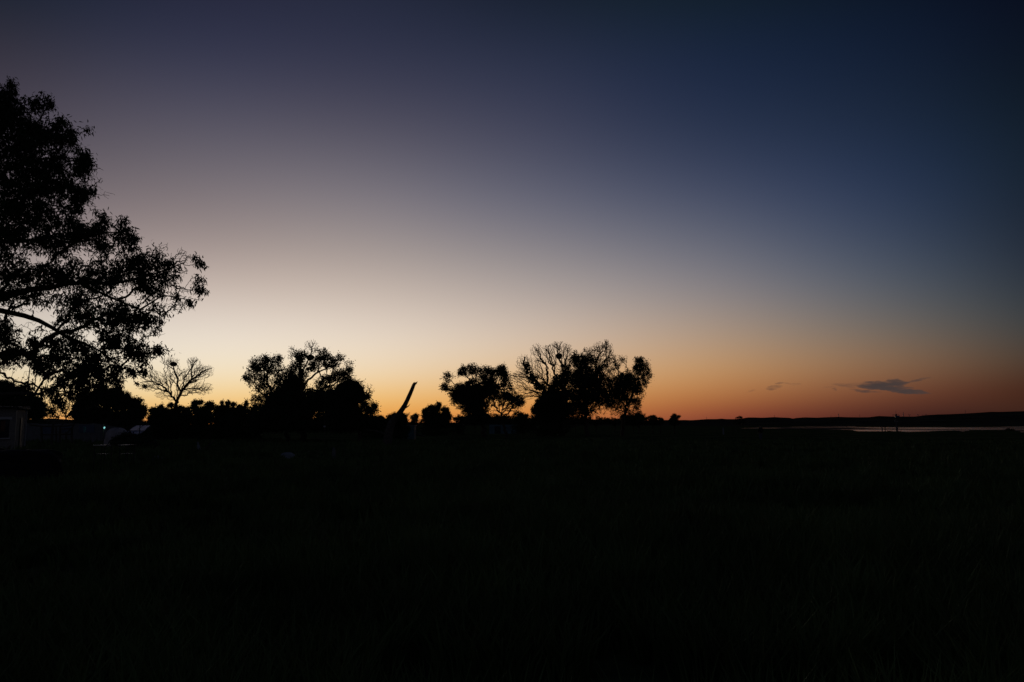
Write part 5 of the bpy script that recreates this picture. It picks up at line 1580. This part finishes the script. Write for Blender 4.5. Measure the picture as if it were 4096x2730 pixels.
# ------------------------------------------------------------------ person
def person():
    D = 84.0
    g = at(3036, D, -.04)
    root = empty('person', tuple(g), 'person in a dark bulky coat and pale jeans standing alone in the field', 'person')
    root.rotation_euler = (0, 0, math.radians(25))
    K = 1.62 / 1.72

    def skin(name, verts, edges, rads, mat, parent, rootv=0, sub=1):
        me = bpy.data.meshes.new(name)
        me.from_pydata([tuple(c * K for c in v) for v in verts], edges, [])
        me.materials.append(mat)
        ob = link(name, me, parent)
        md = ob.modifiers.new('skin', 'SKIN')
        md.use_smooth_shade = True
        for i, sv in enumerate(me.skin_vertices[0].data):
            r = rads[i] * K
            sv.radius = (r, r) if not isinstance(rads[i], tuple) else rads[i]
            sv.use_root = i == rootv
        s = ob.modifiers.new('sub', 'SUBSURF')
        s.levels = s.render_levels = sub
        return ob

    V, E, R = [], [], []

    def add(p, r, par=None):
        V.append(p)
        R.append(r)
        if par is not None:
            E.append((par, len(V) - 1))
        return len(V) - 1
    pel = add((0, 0, .93), .13)
    sp = add((0, 0, 1.10), .12, pel)
    ch = add((0, 0, 1.30), .14, sp)
    ne = add((0, .0, 1.46), .055, ch)
    h0 = add((0, .015, 1.54), .075, ne)
    h1 = add((0, .02, 1.63), .088, h0)
    h2 = add((0, .01, 1.70), .055, h1)
    add((0, .125, 1.585), .011, h1)           # nose
    jo = {}
    for sg in (-1, 1):
        add((sg * .095, .01, 1.60), .012, h1)  # ear
        hip = add((sg * .09, 0, .88), .10, pel)
        kn = add((sg * .11, .03, .50), .062, hip)
        an = add((sg * .12, 0 + .05 * sg, .10), .042, kn)
        he = add((sg * .12, .02 + .05 * sg, .05), .045, an)
        add((sg * .135, .18 + .05 * sg, .035), .034, he)
        sh = add((sg * .18, 0, 1.40), .065, ch)
        el = add((sg * .25, -.03, 1.13), .043, sh)
        wr = add((sg * .22, .12, .93), .028, el)
        pm = add((sg * .21, .165, .875), .032, wr)
        jo[sg] = pm
        for f, (dx, ln) in enumerate(((-.028, .060), (-.010, .068), (.009, .063), (.026, .050))):
            a = add((sg * .21 + dx, .19, .835), .0095, pm)
            b = add((sg * .21 + dx, .195 - .005 * f, .835 - ln * .6), .0085, a)
            add((sg * .21 + dx, .175, .835 - ln), .007, b)
        a = add((sg * .21 - sg * .040, .19, .868), .011, pm)
        add((sg * .21 - sg * .052, .205, .835), .009, a)
    body = skin('body', V, E, R, M['skin'], root, 0)
    # coat over torso and arms
    V, E, R = [], [], []
    hem = add((0, 0, .80), .20)
    w = add((0, 0, 1.0), .19, hem)
    c = add((0, 0, 1.30), .185, w)
    add((0, 0, 1.45), .085, c)
    for sg in (-1, 1):
        s_ = add((sg * .19, 0, 1.40), .095, c)
        e_ = add((sg * .27, -.03, 1.13), .08, s_)
        add((sg * .225, .11, .95), .055, e_)
    skin('coat', V, E, R, M['jacket'], root, 0)
    V, E, R = [], [], []
    a = add((0, 0, .90), .145)
    for sg in (-1, 1):
        b = add((sg * .10, 0, .80), .115, a)
        k = add((sg * .115, .03, .50), .082, b)
        add((sg * .12, .05 * sg, .14), .065, k)
    skin('trousers', V, E, R, M['jeans'], root, 0)
    for sg in (-1, 1):
        V, E, R = [], [], []
        a = add((sg * .12, .05 * sg, .16), .058)
        b = add((sg * .12, .01 + .05 * sg, .06), .062, a)
        add((sg * .135, .19 + .05 * sg, .045), .045, b)
        skin('boot', V, E, R, M['boot'], root, 0)
    V, E, R = [], [], []
    a = add((0, -.035, 1.60), .088)
    b = add((0, -.005, 1.68), .085, a)
    add((0, .045, 1.715), .05, b)
    skin('hair', V, E, R, M['hair'], root, 0)
    for sg in (-1, 1):
        MB().tube([(sg * .03 * K, .098 * K, 1.625 * K), (sg * .03 * K, .106 * K, 1.625 * K)], [.011, .006], n=8).build('eye', M['white_paint'], root)
    MB().tube([(-.025 * K, .100 * K, 1.545 * K), (0, .106 * K, 1.543 * K), (.025 * K, .100 * K, 1.545 * K)], [.004, .007, .004], n=8).build('mouth', M['curtain'], root)
    for ob in root.children:
        if ob.name.split('.')[0] in ('eye', 'mouth'):
            ob.location = (0, 0, 0)


person()


# ------------------------------------------------------------------ grass
def build_grass():
    rs = np.random.default_rng(99)
    n = 15000
    D = 4.2 * (85 / 4.2) ** rs.random(n)
    a = np.radians(rs.uniform(-37, 37, n))
    x, y = np.tan(a) * D, D
    keep = vnoise(x / 2.3 + 5, y / 2.3 + 77) + 0.6 * vnoise(x / .8, y / .8) > -0.34
    x, y, D = x[keep], y[keep], D[keep]
    n = len(x)
    hh = 0.42 * (1 + 0.9 * vnoise(x / 5 + 31, y / 5 + 60)) * rs.uniform(.7, 1.2, n) * np.clip(1.1 - D / 160, .5, 1)
    nb_ = np.where(D < 30, 20, 12)
    idx = np.repeat(np.arange(n), nb_)
    m = len(idx)
    th = rs.uniform(0, 2 * np.pi, m)
    r = rs.uniform(0, 1, m) ** .6 * .10 * (1 + D[idx] / 25)
    bx = x[idx] + np.cos(th) * r
    by = y[idx] + np.sin(th) * r
    bz = height(bx, by) - .02
    h = hh[idx] * rs.uniform(.55, 1.15, m)
    lean = h * rs.uniform(.1, .65, m)
    th2 = th + rs.normal(size=m) * .5
    w = (.0045 + .00075 * D[idx]) * rs.uniform(.7, 1.4, m)
    dx, dy = np.cos(th2), np.sin(th2)
    px_, py_ = -dy * w, dx * w
    ph = rs.uniform(0, np.pi, m)
    px_, py_ = np.cos(ph) * w, np.sin(ph) * w
    z0 = np.zeros(m)
    v = np.stack([np.stack([bx - px_, by - py_, bz], 1), np.stack([bx + px_, by + py_, bz], 1),
                  np.stack([bx + dx * lean * .35 + px_ * .8, by + dy * lean * .35 + py_ * .8, bz + h * .6], 1),
                  np.stack([bx + dx * lean * .35 - px_ * .8, by + dy * lean * .35 - py_ * .8, bz + h * .6], 1),
                  np.stack([bx + dx * lean, by + dy * lean, bz + h], 1)], 1).reshape(-1, 3)
    b = np.arange(m)[:, None] * 5
    quad = (b + [[0, 1, 2, 3]]).ravel()
    tri = (b + [[3, 2, 4]]).ravel()
    mt = material('grass_blade', (0.085, 0.135, 0.04), rough=.8, scale=.7, var=.5)
    me = raw_mesh('grass', v, np.concatenate([quad, tri]), np.concatenate([np.full(m, 4), np.full(m, 3)]), mt)
    tag(link('grass', me), 'tall uneven grass tussocks across the dark field', 'grass', None, 'stuff')


build_grass()
